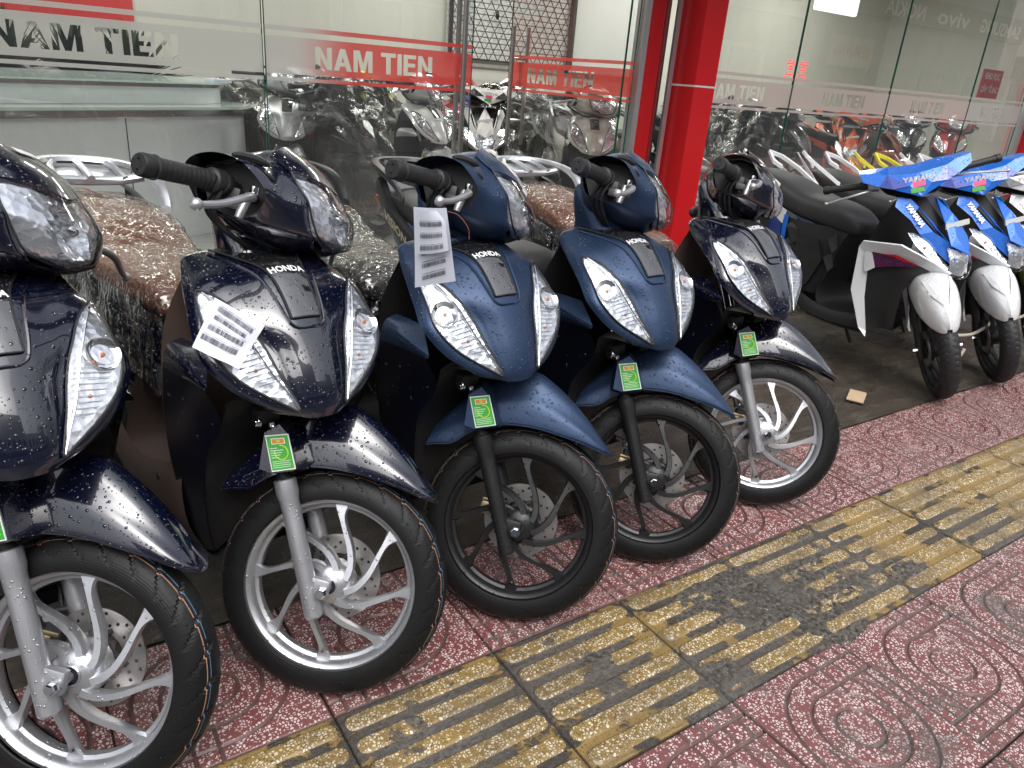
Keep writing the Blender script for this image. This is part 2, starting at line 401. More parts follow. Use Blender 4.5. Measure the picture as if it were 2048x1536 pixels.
def rim_mesh(R=RW, nsp=8, rim=.190, w=.030, thin=False):
    mb = MB()
    prof = [(rim+.001, -w), (rim-.006, -w-.002), (rim-.012, -w+.001), (rim-.017, -w+.008), (rim-.019, -.012), (rim-.026, -.009), (rim-.028, 0), (rim-.026, .009), (rim-.019, .012), (rim-.017, w-.008), (rim-.012, w-.001), (rim-.006, w+.002), (rim+.001, w), (rim-.004, w-.004), (rim-.008, 0), (rim-.004, -w+.004)]
    mb.lathe(prof, (0, 0, R), 'y', 96, closed=True)
    hub = [(.0, -.046), (.017, -.046), (.019, -.044), (.019, -.041), (.034, -.037), (.042, -.030), (.048, -.018), (.048, .012), (.040, .02), (.036, .035), (0, .036)]
    mb.lathe(hub, (0, 0, R), 'y', 40)
    for k in range(nsp):
        th = 2*pi*k/nsp+radians(97)
        pts = []
        for i in range(13):
            t = i/12; r = .036+(rim-.019-.036)*t
            ang = th-radians(62)*(1-t)**2.2
            wd = .0050*(1+max(0, (t-.70)/.30)**2*3)+.0045*(1-t)
            dp = .013-.004*t
            yc = -.026+.022*t
            pts.append((r, ang, wd, dp, yc))
        rows = []
        for i, (r, ang, wd, dp, yc) in enumerate(pts):
            p = Vector((r*cos(ang), 0, r*sin(ang)))
            q = pts[min(i+1, 12)]; o_ = pts[max(i-1, 0)]
            tg = Vector((q[0]*cos(q[1])-o_[0]*cos(o_[1]), 0, q[0]*sin(q[1])-o_[0]*sin(o_[1]))).normalized()
            nn = Vector((-tg.z, 0, tg.x)); row = []
            for a_, b_ in ((-1, -.35), (-.72, -1), (.72, -1), (1, -.35), (.8, .8), (-.8, .8)):
                v = p+nn*a_*wd; row.append((v.x, yc+b_*dp, v.z+R))
            rows.append(row)
        mb.grid(rows, cu=True, cap0=True, cap1=True)
    return mb
def circ(cx, cy, r, n=20, a0=0): return [(cx+r*cos(a0+2*pi*i/n), cy+r*sin(a0+2*pi*i/n)) for i in range(n)]
def disc_mesh(r=.095):
    loops = [circ(0, 0, r, 72), circ(0, 0, .052, 40)]
    for k in range(36):
        a = 2*pi*k/36; rr = r-.009-(k % 3)*.010
        loops.append(circ(rr*cos(a), rr*sin(a), .0036, 9))
    me = curve_fill(loops, .004); me.transform(Matrix.Rotation(pi/2, 4, 'X')); me.transform(Matrix.Translation((0, .036, RW))); return me
def carrier():
    mb = MB()
    for k in range(5):
        a = 2*pi*k/5; p = [Vector((r*cos(a+t), .036, RW+r*sin(a+t))) for r, t in ((.03, .5), (.045, .2), (.06, 0))]
        mb.tube(p, [.008, .007, .006], 8)
    return mb

# ---- apron surface ------------------------------------------------
APR = [
 [(-.335, 0, .912), (-.33, .05, .913), (-.318, .095, .912), (-.315, .125, .908), (-.316, .140, .903), (-.318, .148, .893)],
 [(-.25, 0, .914), (-.25, .05, .910), (-.25, .09, .902), (-.258, .13, .892), (-.268, .152, .882), (-.288, .160, .868)],
 [(-.166, 0, .898), (-.168, .04, .893), (-.182, .085, .882), (-.192, .128, .874), (-.205, .165, .860), (-.238, .176, .842)],
 [(-.090, 0, .830), (-.094, .04, .828), (-.114, .080, .828), (-.128, .112, .824), (-.142, .174, .812), (-.172, .192, .802)],
 [(-.048, 0, .770), (-.053, .032, .768), (-.074, .060, .772), (-.092, .088, .776), (-.100, .178, .766), (-.124, .198, .760)],
 [(-.020, 0, .720), (-.024, .028, .718), (-.038, .050, .718), (-.052, .074, .717), (-.062, .143, .713), (-.078, .164, .708)],
 [(-.003, 0, .676), (-.006, .024, .674), (-.012, .040, .670), (-.020, .054, .668), (-.034, .094, .673), (-.046, .114, .675)],
 [(-.002, 0, .648), (-.006, .020, .647), (-.014, .036, .647), (-.022, .050, .650), (-.036, .080, .656), (-.048, .098, .660)],
]
APF = [both(r) for r in APR]
def apr(u, v):
    """point on the apron, u in -1..1 (index scaled 0..5 on the half), v row index 0..7"""
    def row(r, a):
        a += 5; i = int(min(9, max(0, math.floor(a)))); t = a-i; g = lambda k: r[max(0, min(10, k))]
        return cat(g(i-1), g(i), g(i+1), g(i+2), t)
    i = int(min(6, max(0, math.floor(v)))); t = v-i; g = lambda k: row(APF[max(0, min(7, k))], u)
    return Vector(cat(g(i-1), g(i), g(i+1), g(i+2), t))
def apn(u, v):
    e = .02; a = apr(u+e, v)-apr(u-e, v); c_ = apr(u, v+e)-apr(u, v-e)
    n = a.cross(c_); n.normalize()
    return n if n.x > 0 else -n
def patch(outline_in, outline_out, nl, nw, off, bulge=0, side=1, facet=0):
    """strip patch between two (u,v) polylines, offset along the normal"""
    A = spline(outline_in, nl); B = spline(outline_out, nl); rows = []
    for i, (a, c_) in enumerate(zip(A, B)):
        row = []
        for j in range(nw+1):
            t = j/nw; u = a[0]+(c_[0]-a[0])*t; v = a[1]+(c_[1]-a[1])*t
            q = apn(u, v); o_ = off+bulge*sin(pi*t)**.7*min(1, 5*min(i, len(A)-1-i)/len(A))
            if facet: o_ += facet*((i//2+j//2) % 2-.5)
            p = apr(u, v)+q*o_; row.append((p.x, p.y*side, p.z))
        rows.append(row)
    return rows
LIN = [(3.85, 2.02), (3.45, 2.25), (3.1, 2.7), (2.95, 3.3), (2.98, 4.0), (2.90, 4.7), (2.76, 5.4), (2.72, 5.95), (2.85, 6.15)]
LOUT = [(3.95, 2.0), (4.1, 2.35), (4.08, 2.9), (4.03, 3.5), (3.98, 4.1), (3.90, 4.8), (3.66, 5.5), (3.30, 5.98), (2.95, 6.18)]

# ---- handlebar cowl loops (x,z) per y station ---------------------
CW = {
 0:    [(-.42, 1.0), (-.415, 1.06), (-.37, 1.102), (-.31, 1.120), (-.262, 1.098), (-.245, 1.04), (-.235, .985), (-.205, .936), (-.28, .912), (-.38, .93)],
 .05:  [(-.42, 1.0), (-.415, 1.06), (-.37, 1.100), (-.31, 1.117), (-.262, 1.094), (-.245, 1.04), (-.235, .985), (-.207, .938), (-.28, .912), (-.38, .93)],
 .095: [(-.42, 1.0), (-.41, 1.055), (-.365, 1.088), (-.312, 1.102), (-.268, 1.080), (-.240, 1.03), (-.200, .965), (-.200, .946), (-.28, .917), (-.38, .93)],
 .13:  [(-.42, 1.0), (-.41, 1.045), (-.36, 1.070), (-.31, 1.080), (-.266, 1.064), (-.214, 1.02), (-.210, .978), (-.224, .948), (-.29, .926), (-.38, .935)],
 .165: [(-.415, 1.0), (-.405, 1.037), (-.36, 1.058), (-.31, 1.063), (-.275, 1.048), (-.246, 1.01), (-.250, .976), (-.274, .948), (-.32, .937), (-.38, .945)],
}
CW_END1 = [(-.41, .2, 1.0), (-.40, .21, 1.034), (-.357, .215, 1.054), (-.312, .212, 1.056), (-.283, .20, 1.043), (-.262, .192, 1.008), (-.270, .185, .975), (-.298, .182, .952), (-.335, .185, .944), (-.385, .19, .952)]
CW_END2 = [(-.412, .235, 1.003), (-.40, .248, 1.030), (-.36, .254, 1.047), (-.318, .248, 1.047), (-.292, .225, 1.033), (-.268, .203, 1.006), (-.276, .190, .975), (-.304, .186, .955), (-.340, .19, .948), (-.39, .20, .955)]
def cowl_rows():
    half = [[(x, y, z) for x, z in CW[y]] for y in sorted(CW)]+[CW_END1, CW_END2]
    return [mir(r) for r in half[:0:-1]]+half
# headlight lens rows from the top edge under the visor to the lower tip: (half width, x edge, x centre, z edge, z centre)
HL = [(.124, -.262, -.205, 1.068, 1.066), (.129, -.240, -.180, 1.045, 1.040), (.127, -.214, -.158, 1.02, 1.012), (.115, -.203, -.150, .992, .985), (.097, -.190, -.151, .962, .962), (.055, -.186, -.160, .950, .948), (.004, -.182, -.178, .941, .941)]
def hl_rows(off=0, scale=1):
    rows = []
    for w, xe, xc, ze, zc in HL:
        row = []
        for j in range(9):
            t = -1+j/4; e = abs(t)**2.4
            row.append((xc+(xe-xc)*e+off, w*t*scale, zc+(ze-zc)*e))
        rows.append(row)
    return rows
VIS = [[(-.262, .128, 1.068), (-.285, .13, 1.078), (-.31, .122, 1.094)],
       [(-.236, .088, 1.073), (-.268, .092, 1.094), (-.31, .09, 1.112)],
       [(-.216, .045, 1.072), (-.255, .05, 1.102), (-.312, .05, 1.127)],
       [(-.200, 0, 1.064), (-.248, 0, 1.104), (-.315, 0, 1.131)]]

def build_scooter():
    root = empty('motor_scooter')
    SP = []                                                        # parts that turn with the bars
    def sp(o): SP.append(o); return o
    # --- front wheel
    wh = sp(rim_mesh().build('front_wheel', 'alloy_silver', root, 28))
    tyre_mesh().build('tyre', 'tyre_rubber', wh, 32)
    link('brake_disc', disc_mesh(), 'disc_steel', wh, False)
    carrier().build('disc_carrier', 'dark_engine', wh)
    MB().lathe([(.0, -.0475), (.0165, -.0475), (.0165, -.045)], (0, 0, RW), 'y', 20).build('dust_seal', 'black_plastic', wh)
    MB().tube([(.012, -.004, RW-.158), (.018, -.02, RW-.15), (.02, -.03, RW-.143)], [.004, .0032, .003], 8).build('tyre_valve', 'black_rubber', wh)
    # --- fork: two legs, each tube, seal and chrome slider
    a = AX
    for s in (-1, 1):
        y = .068*s; base = Vector((-.037, y, .247))
        p = lambda t: base+a*t
        lower = MB().tube([p(-.068), p(-.064), p(.15), p(.185), p(.20), p(.229), p(.231)], [.016, .0195, .0195, .0205, .0235, .0235, .021], 20)
        lower.box(base+Vector((.022, .0, .002)), (.05, .020, .045), bev=.007)
        lg = sp(lower.build('fork_leg', 'fork_silver', root))
        MB().tube([p(.231), p(.238), p(.30)], [.0175, .0135, .0135], 14).build('dust_boot', 'black_rubber', lg)
        MB().tube([p(.236), p(.62)], .0125, 14).build('slider', 'chrome', lg)
    ax_ = MB().tube([(0, -.088, RW), (0, -.045, RW)], .0095, 14)
    sp(ax_.build('axle_spacer', 'fork_silver', root))
    nut = MB().lathe([(0, -.103), (.008, -.103), (.0095, -.101), (.0095, -.094), (.013, -.094), (.013, -.090), (0, -.090)], (0, 0, RW), 'y', 6)
    sp(nut.build('axle_nut', 'chrome', root, 20))
    cal = MB().box((-.082, .040, RW+.028), (.034, .05, .055), bev=.008).box((-.060, .055, RW+.03), (.03, .02, .04), bev=.006)
    cal.tube([(-.05, .06, RW+.055), (-.085, .06, RW+.065), (-.105, .05, RW+.06)], .006, 8)
    cc = sp(cal.build('brake_caliper', 'dark_engine', root))
    MB().box((-.095, .018, RW+.012), (.026, .014, .034), bev=.004).box((-.088, .016, RW+.034), (.04, .01, .008), bev=.002).build('caliper_bracket', 'brass_plate', cc)
    MB().lathe([(0, .0), (.007, 0), (.008, .003), (.008, .012), (.012, .012), (.012, .015)], (-.09, .0, RW+.066), 'y', 12).build('caliper_bolt', 'chrome', cc)
    hose = [(-.10, .06, RW+.06), (-.13, .075, RW+.12), (-.15, .07, RW+.22), (-.2, .06, RW+.33)]
    sp(MB().tube(spline(hose, 6), .0042, 8).build('brake_hose', 'black_rubber', root))
    # --- fender
    st = [(-.27, .435, .395, .052), (-.245, .475, .405, .057), (-.205, .530, .420, .060), (-.165, .578, .460, .062), (-.11, .618, .492, .063), (-.05, .632, .505, .064), (0, .614, .508, .064),
          (.05, .586, .505, .062), (.10, .550, .500, .057), (.14, .516, .492, .049), (.165, .494, .486, .036), (.178, .480, .480, .012)]
    rows = []
    for x, zr, zl, hw in st:
        h = zr-zl
        half = [(x, 0, zr), (x, .012*hw/.06, zr-.002*h/.1), (x, .030*hw/.06, zr-.14*h), (x, .72*hw, zr-.40*h), (x, .92*hw, zr-.62*h), (x-.002, hw, zl+.02*h), (x-.004, hw*.97, zl)]
        rows.append(both(half))
    fm = sgrid(rows, 3, 4)
    fen = MB().grid(fm)
    inner = [[(x, y*.93, z-.006) for x, y, z in r] for r in fm]; fen.grid(inner, flip=True)
    for k in (0, -1):
        for i in range(len(fm)-1): fen.add([fm[i][k], fm[i+1][k], inner[i+1][k], inner[i][k]], [(0, 1, 2, 3)])
    for i in (0, -1):
        for k in range(len(fm[0])-1): fen.add([fm[i][k], fm[i][k+1], inner[i][k+1], inner[i][k]], [(0, 1, 2, 3)])
    fender = sp(fen.build('front_fender', 'navy_paint', root, 50))
    fc = [(-.182, .470), (-.190, .548), (-.163, .574), (-.143, .560), (-.104, .492), (-.110, .486), (-.155, .468)]
    for s in (-1, 1):
        mb = MB(); n = len(fc); cx = sum(p[0] for p in fc)/n; cz = sum(p[1] for p in fc)/n
        rr = []
        for t, k in ((.052, 1.18), (.085, 1.10), (.108, 1.0), (.116, .985), (.119, .95)):
            rr.append([(cx+(x-cx)*k, s*t, cz+(z-cz)*k) for x, z in fc])
        mb.grid(rr, cu=True, cap1=True); mb.build('fork_cover', 'navy_paint', fender, 30)
    # green inspection tag on the right cover
    tl, tr, br, bl = [Vector(p) for p in ((-.184, -.1215, .542), (-.139, -.1215, .558), (-.106, -.1215, .493), (-.152, -.1215, .474))]
    q = lambda u, v, d=0: tl.lerp(tr, u).lerp(bl.lerp(br, u), v)+Vector((0, -d, 0))
    def quad(mb, u0, v0, u1, v1, d): mb.add([q(u0, v0, d), q(u1, v0, d), q(u1, v1, d), q(u0, v1, d)], [(0, 1, 2, 3)])
    bxt = MB(); bxt.add([q(0, 0, 0), q(1, 0, 0), q(1, 1, 0), q(0, 1, 0), q(0, 0, .002), q(1, 0, .002), q(1, 1, .002), q(0, 1, .002)], [(4, 5, 6, 7), (0, 1, 5, 4), (1, 2, 6, 5), (2, 3, 7, 6), (3, 0, 4, 7)])
    tag = sp(bxt.build('inspection_tag', 'sticker_white', root, smooth=False))
    mb = MB(); quad(mb, .04, .03, .96, .97, .0024); mb.build('tag_face', 'sticker_green', tag, smooth=False)
    mb = MB(); quad(mb, .22, .10, .80, .26, .0028)
    for k in range(5): quad(mb, .10, .36+.065*k, .42+.08*((k*3) % 4), .375+.065*k, .0028)
    for k in range(4): quad(mb, .10, .73+.055*k, .86-.05*(k % 2), .742+.055*k, .0028)
    mb.build('tag_print', 'sticker_white', tag, smooth=False)
    mb = MB(); quad(mb, .25, .115, .77, .245, .0031); mb.build('tag_number_field', 'sticker_orange', tag, smooth=False)
    mb = MB(); quad(mb, .46, .14, .50, .21, .0034); quad(mb, .52, .14, .59, .21, .0034); mb.tube([q(.55+.28*cos(t), .5+.2*sin(t), .0026) for t in [pi*1.6*i/16-1.6 for i in range(17)]], .0012, 5)
    mb.build('tag_mark', 'sticker_yellow', tag, smooth=False)
    # --- handlebar cowl
    rows = sgrid(cowl_rows(), 4, 4, cu=True)
    cowl = sp(MB().grid(rows, cu=True).build('handlebar_cowl', 'navy_paint', root, 60))
    for s in (-1, 1):
        ring = [((x+.33)*.93-.33, s*.172, (z-1.0)*.93+1.0) for x, y, z in CW_END1]
        MB().add(ring, [tuple(range(len(ring)))]).build('cowl_cavity', 'dry_black_plastic', cowl, smooth=False)
    # recessed slots on the upper cowl, each side
    for s in (-1, 1):
        for nm, pts, r in (('brake_fluid_slot', [(-.330, .238, 1.054), (-.318, .215, 1.060), (-.298, .190, 1.062), (-.285, .175, 1.061)], [.003, .009, .009, .003]),
                       ('cowl_slit', [(-.290, .195, 1.045), (-.279, .188, 1.041), (-.266, .180, 1.034)], [.002, .0055, .002])):
            mb = MB(); mb.tube([(x, s*y, z) for x, y, z in spline(pts, 4)], [r[0]+(r[1]-r[0])*sin(pi*i/(len(spline(pts, 4))-1)) for i in range(len(spline(pts, 4)))], 8)
            mb.build(nm, 'dry_black_plastic', cowl)
    # headlight: clear lens, chrome reflector bowls, bulb
    lens = sp(MB().grid(sgrid(hl_rows(), 2, 4)).build('headlight', 'lens_clear', root, 60))
    back = sgrid(hl_rows(-.012, .985), 2, 4)
    mb = MB(); rr = []
    for i, r in enumerate(back):
        row = []
        for j, (x, y, z) in enumerate(r):
            d = 0
            for cy, cz, R_ in ((0, 1.008, .052),):
                k = 1-min(1, hypot(y-cy, (z-cz)*1.1)/R_)**2; d = max(d, .042*k)
            d += .003*((i//2+j) % 2)
            row.append((x-d, y, z))
        rr.append(row)
    mb.grid(rr); mb.build('headlight_reflector', 'reflector', lens, 20)
    MB().lathe([(0, -.012), (.010, -.012), (.012, -.006), (.012, .004), (.006, .012), (0, .014)], (-.185, 0, 1.01), 'x', 14).build('headlight_bulb', 'chrome', lens)
    e = sgrid(hl_rows(.001, 1.0), 2, 4); edge = [r[0] for r in e]+e[-1][1:]+[r[-1] for r in e[::-1]]
    MB().tube(edge, .0022, 6).build('lens_gasket', 'black_rubber', lens)
    vr = [r for r in VIS]; vfull = [mir(r) for r in vr]+vr[-2::-1]
    vg = sgrid(vfull, 4, 4); low = [[(x-.002, y, z-.008) for x, y, z in r] for r in vg]
    mb = MB().grid(vg); mb.grid(low, flip=True)
    for i in range(len(vg)-1): mb.add([vg[i][0], vg[i+1][0], low[i+1][0], low[i][0]], [(0, 1, 2, 3)])
    visor = sp(mb.build('headlight_visor', 'navy_paint', root, 50))
    g = vg; c0 = len(g)//2
    mb = MB(); pts = [[Vector(g[i][j])+Vector((.0015, 0, .0025)) for j in (6, 7)] for i in (c0-2, c0, c0+2)]
    mb.grid(pts); mb.build('visor_sticker', 'sticker_white', visor)
    # --- bars, grips, levers
    bars = MB().tube([(-.35, -.26, 1.0), (-.33, -.12, 1.005), (-.33, .12, 1.005), (-.35, .26, 1.0)], .011, 12)
    sp(bars.build('handlebar', 'dry_black_plastic', root))
    for s in (-1, 1):
        A = Vector((-.345, s*.215, 1.002)); Bp = Vector((-.408, s*.388, .976)); dd = (Bp-A).normalized(); L = (Bp-A).length
        pr = [(0, .021), (.004, .0235), (.030, .0235), (.034, .0195)]
        t = .036
        while t < L-.035: pr += [(t, .0178), (t+.003, .0186), (t+.006, .0186), (t+.009, .0178)]; t += .0105
        pr += [(L-.033, .0178), (L-.031, .0218), (L-.028, .0218), (L-.026, .0175), (L-.023, .0175), (L-.021, .0205), (L-.004, .0205), (L, .018), (L+.001, .008), (L-.001, .007), (L-.001, 0.0005)]
        gm = MB().tube([A+dd*k for k, _ in pr], [r for _, r in pr], 20)
        gr = sp(gm.build('hand_grip', 'black_rubber', root, 40))
        # switch housing
        MB().lathe([(0, -.01), (.022, -.01), (.024, -.006), (.024, .012), (.02, .018)], (-.347, s*.222, 1.0), 'y', 18).build('switch_housing', 'dry_black_plastic', gr)
        lp = [(-.300, s*.178, .993), (-.290, s*.205, .990), (-.279, s*.235, .987), (-.272, s*.262, .982), (-.272, s*.290, .972), (-.281, s*.325, .955), (-.292, s*.360, .942), (-.298, s*.378, .938)]
        sl_ = spline(lp, 4); n = len(sl_)
        lm = MB().tube(sl_, [.0098-.0042*(i/n) for i in range(n)], 10)
        lm.ball((-.299, s*.384, .936), .0108, 14)
        lm.tube([(-.292, s*.213, .992), (-.297, s*.222, .955), (-.298, s*.223, .945)], [.0085, .0085, .0075], 12)
        lv = sp(lm.build('brake_lever', 'cast_silver', root))
        MB().lathe([(0, -.005), (.007, -.005), (.009, 0), (.009, .012), (0, .012)], (-.287, s*.207, .998), 'z', 12).build('lever_pivot', 'chrome', lv)
        cb = MB()
        for k in range(3):
            cb.tube(spline([(-.335-.01*k, s*(.235-.01*k), .985), (-.345-.012*k, s*(.225-.01*k), .945), (-.33-.01*k, s*(.17-.02*k), .915), (-.31, s*.09, .90)], 5), .0042, 7)
        cb.box((-.335, s*.20, .985), (.05, .03, .03), bev=.006).box((-.318, s*.212, .968), (.03, .02, .02), bev=.004)
        sp(cb.build('control_cables', 'dry_black_plastic', root))
    # --- apron (body)
    rows = [[tuple(apr(-5+10*j/60, 7*i/56)) for j in range(61)] for i in range(57)]
    mb = MB().grid(rows)
    inn = [[(x-.012, y*.96, z-.002) for x, y, z in r] for r in rows]; mb.grid(inn, flip=True)
    for k in (0, -1):
        for i in range(len(rows)-1): mb.add([rows[i][k], rows[i+1][k], inn[i+1][k], inn[i][k]], [(0, 1, 2, 3)])
    for i in (0, -1):
        for k in range(60): mb.add([rows[i][k], rows[i][k+1], inn[i][k+1], inn[i][k]], [(0, 1, 2, 3)])
    apron = mb.build('front_apron', 'navy_paint', root, 60)
    # creases beside the garnish, garnish, emblem
    gar = [[tuple(apr(u*k/6, v)+apn(u*k/6, v)*.0035) for k in range(-6, 7)] for v, u in [(t, .76+1.25*(1-(t-.15)/2.9)**1.9) for t in [.15+2.9*i/16 for i in range(17)]]]
    ga = MB().grid(gar).build('garnish', 'piano_black', apron)
    gg = [gar[i][0] for i in range(17)]+gar[-1][1:-1]+[gar[i][-1] for i in range(16, -1, -1)]
    MB().tube(gg, .0022, 6).build('garnish_edge', 'dry_black_plastic', ga)
    ridge = []
    for s in (-1, 1):
        mb = MB(); pts = [apr(s*u, v)+apn(s*u, v)*.0015 for u, v in spline([(2.22, .35), (1.78, 1.2), (1.30, 2.2), (1.02, 2.9), (.85, 3.2), (.5, 3.30), (0, 3.31)], 5)]
        mb.tube(pts, .0032, 6); mb.build('apron_crease', 'navy_paint', apron)
    def emb(me, w, u0, v0, lift=.0045):
        for vtx in me.vertices:
            u = u0+vtx.co.x*w; v = v0-vtx.co.y*w*.62
            p = apr(u, v)+apn(u, v)*(lift+vtx.co.z); vtx.co = p
        me.update(); return me
    tm = text_mesh('HONDA', 1.0, 0, .035, align='CENTER', sx=1.0)
    for v_ in tm.vertices: v_.co.x *= .60; v_.co.y *= .52
    link('emblem', emb(tm, .80, 0, 2.02), 'emblem_white', apron, False)
    # corner lamps
    for s in (-1, 1):
        base = patch(LIN, LOUT, 6, 10, .0012, 0, s)
        lo = MB().grid(patch(LIN, LOUT, 5, 8, .0060, .0055, s)).build('corner_lamp', 'lens_clear', root, 70)
        rf = MB().grid(base); rf.build('lamp_reflector', 'reflector', lo, 15)
        k = patch(LIN, LOUT, 5, 8, .004, 0, s)
        ed = [r[0] for r in k]+[r[-1] for r in k[::-1]]
        MB().tube(ed, .0022, 6, closed=True).build('lamp_gasket', 'black_rubber', lo)
        kk = patch(LIN, LOUT, 5, 8, .006, 0, s)
        MB().tube([r[2] for r in kk[3:-3]], .0018, 6).build('lamp_divider', 'chrome', lo)
        bc = Vector(kk[16][5]); nrm = apn(s*3.6, 3.4); nrm = Vector((nrm.x, nrm.y if s > 0 else nrm.y, nrm.z))
        RM = Vector((0, 0, 1)).rotation_difference(nrm).to_matrix().to_4x4()
        MB().lathe([(.030, .001), (.027, -.002), (.020, -.006), (.010, -.0085), (0, -.009)], bc+nrm*.001, 'z', 24, M=RM).build('indicator_bowl', 'chrome', lo)
        MB().ball(bc-nrm*.004, .0045, 10).build('indicator_bulb', 'amber', lo)
        for q in range(9):
            a_, c_ = Vector(kk[19+q][1]), Vector(kk[19+q][6]); MB().tube([a_, a_.lerp(c_, .5)+nrm*.0, c_], .0009, 5).build('lamp_rib', 'chrome', lo)
        bc = Vector(kk[24][4]); MB().ball(bc-nrm*.003, .0035, 10).build('position_bulb', 'amber', lo)
    # underside of the nose
    bt = [APF[7], [(x-.05, y*.95, z-.004) for x, y, z in APF[7]], [(-.13, y*1.3, .66) for x, y, z in APF[7]]]
    MB().grid(sgrid(bt, 2, 3)).build('nose_underside', 'black_plastic', apron)
    # --- neck cover between apron and bars
    nk = []
    for z, xf, xb, hw in ((.885, -.245, -.37, .060), (.92, -.262, -.37, .060), (.96, -.29, -.375, .062), (1.0, -.325, -.38, .060), (1.018, -.340, -.376, .050), (1.024, -.35, -.372, .032)):
        nk.append([(xf, 0, z), (xf-.004, hw*.6, z), (xf-.03, hw*.95, z), ((xf+xb)/2-.02, hw*1.05, z), (xb, hw*.9, z), (xb-.005, 0, z), (xb, -hw*.9, z), ((xf+xb)/2-.02, -hw*1.05, z), (xf-.03, -hw*.95, z), (xf-.004, -hw*.6, z)])
    neck = MB().grid(sgrid(nk, 3, 3, cu=True), cu=True, cap1=True).build('neck_cover', 'navy_paint', root, 50)
    # --- side panels beside the wheel, leg shield, inner fender
    for s in (-1, 1):
        R = [[(-.20, .150, .742), (-.26, .150, .740), (-.318, .150, .735)], [(-.105, .192, .706), (-.21, .192, .716), (-.318, .182, .722)], [(-.13, .186, .690), (-.22, .188, .685), (-.336, .186, .67)], [(-.115, .160, .62), (-.23, .178, .60), (-.342, .186, .59)],
             [(-.185, .164, .52), (-.26, .174, .51), (-.338, .182, .49)], [(-.205, .160, .42), (-.26, .168, .41), (-.315, .172, .39)], [(-.215, .150, .33), (-.25, .155, .32), (-.285, .158, .31)], [(-.23, .13, .26), (-.25, .135, .255), (-.27, .14, .25)]]
        R = [[(x, s*y, z) for x, y, z in r] for r in R]
        MB().grid(sgrid(R[:3], 4, 3)).build('side_wing', 'navy_paint', root, 40)
        MB().grid(sgrid(R[2:], 4, 3)).build('side_panel', 'dark_navy_plastic', root, 40)  # near-black colour paints in the shade of the narrow gap beside the panel
        w = []
        for x, y, z in ((-.12, .15, .66), (-.125, .158, .61), (-.187, .162, .52), (-.207, .158, .42), (-.217, .148, .33), (-.232, .128, .26)):
            w.append([(x, s*y, z), (x-.012, s*(y-.012), z-.004), (x-.03, s*(y*.6), z), (x-.04, 0, z)])
        MB().grid(sgrid(w, 2, 3)).build('wheel_well', 'dry_black_plastic', root)
        # lower side cover down to the floor
        R = [[(-.30, .165, .46), (-.45, .168, .40), (-.62, .165, .37), (-.80, .155, .44), (-.95, .13, .50)], [(-.29, .175, .40), (-.45, .178, .36), (-.62, .175, .33), (-.80, .165, .38), (-.95, .14, .44)],
             [(-.28, .165, .31), (-.45, .17, .28), (-.62, .168, .26), (-.80, .155, .29), (-.95, .13, .36)], [(-.26, .13, .235), (-.45, .135, .225), (-.62, .135, .22), (-.80, .12, .24), (-.95, .1, .31)]]
        R = [[(x, s*y, z) for x, y, z in r] for r in R]
        lc = MB().grid(sgrid(R, 3, 3)).build('lower_side_cover', 'brown_plastic', root)
        MB().lathe([(0, 0), (.009, 0), (.009, .004), (0, .006)], (-.42, s*.176-.003, .375), 'y', 12).build('cover_screw', 'dry_black_plastic', lc)
    mb = MB(); R = [[(-.318, y, .89) for y in (-.13, 0, .13)], [(-.352, y, .75) for y in (-.175, 0, .175)], [(-.365, y, .55) for y in (-.178, 0, .178)], [(-.355, y, .38) for y in (-.165, 0, .165)], [(-.40, y, .285) for y in (-.165, 0, .165)],
                    [(-.52, y, .275) for y in (-.165, 0, .165)], [(-.68, y, .28) for y in (-.16, 0, .16)], [(-.74, y, .36) for y in (-.14, 0, .14)], [(-.68, y, .52) for y in (-.13, 0, .13)], [(-.62, y, .68) for y in (-.115, 0, .115)], [(-.58, y, .73) for y in (-.10, 0, .10)]]
    mb.grid(sgrid(R, 4, 3)); mb.build('leg_shield', 'brown_plastic', root)
    R = [[(-.24, y, .235) for y in (-.13, 0, .13)], [(-.62, y, .22) for y in (-.13, 0, .13)], [(-.95, y, .31) for y in (-.1, 0, .1)]]
    MB().grid(R).build('belly_cover', 'dry_black_plastic', root)
    # --- bolt, frame, reflector
    for s in (-1, 1):
        mb = MB().lathe([(0, -.006), (.0085, -.006), (.010, -.003), (.010, 0), (.0135, 0), (.0135, .004), (.006, .004), (.006, .012)], (-.134, s*.080, .600), 'y', 14, M=Matrix.Diagonal((1, -s, 1)) if s > 0 else None)
        mb.build('cover_bolt', 'chrome', root)
        MB().box((-.145, s*.055, .610), (.036, .05, .034), bev=.008).build('bolt_bracket', 'dry_black_plastic', root)
    # --- rear body
    bd = []
    for x, z0, z1, w in ((-.62, .48, .70, .118), (-.75, .45, .73, .135), (-.95, .47, .755, .150), (-1.15, .54, .785, .150), (-1.32, .64, .82, .125), (-1.46, .73, .84, .085), (-1.56, .79, .85, .045)):
        h = z1-z0
        bd.append([(x, 0, z1), (x, w*.7, z1), (x, w*.98, z1-.12*h), (x, w*1.08, z1-.4*h), (x, w*.9, z0+.25*h), (x, w*.7, z0), (x, 0, z0), (x, -w*.7, z0), (x, -w*.9, z0+.25*h), (x, -w*1.08, z1-.4*h), (x, -w*.98, z1-.12*h), (x, -w*.7, z1)])
    body = MB().grid(sgrid(bd, 3, 4, cu=True), cu=True, cap0=True, cap1=True).build('rear_body', 'navy_paint', root, 50)
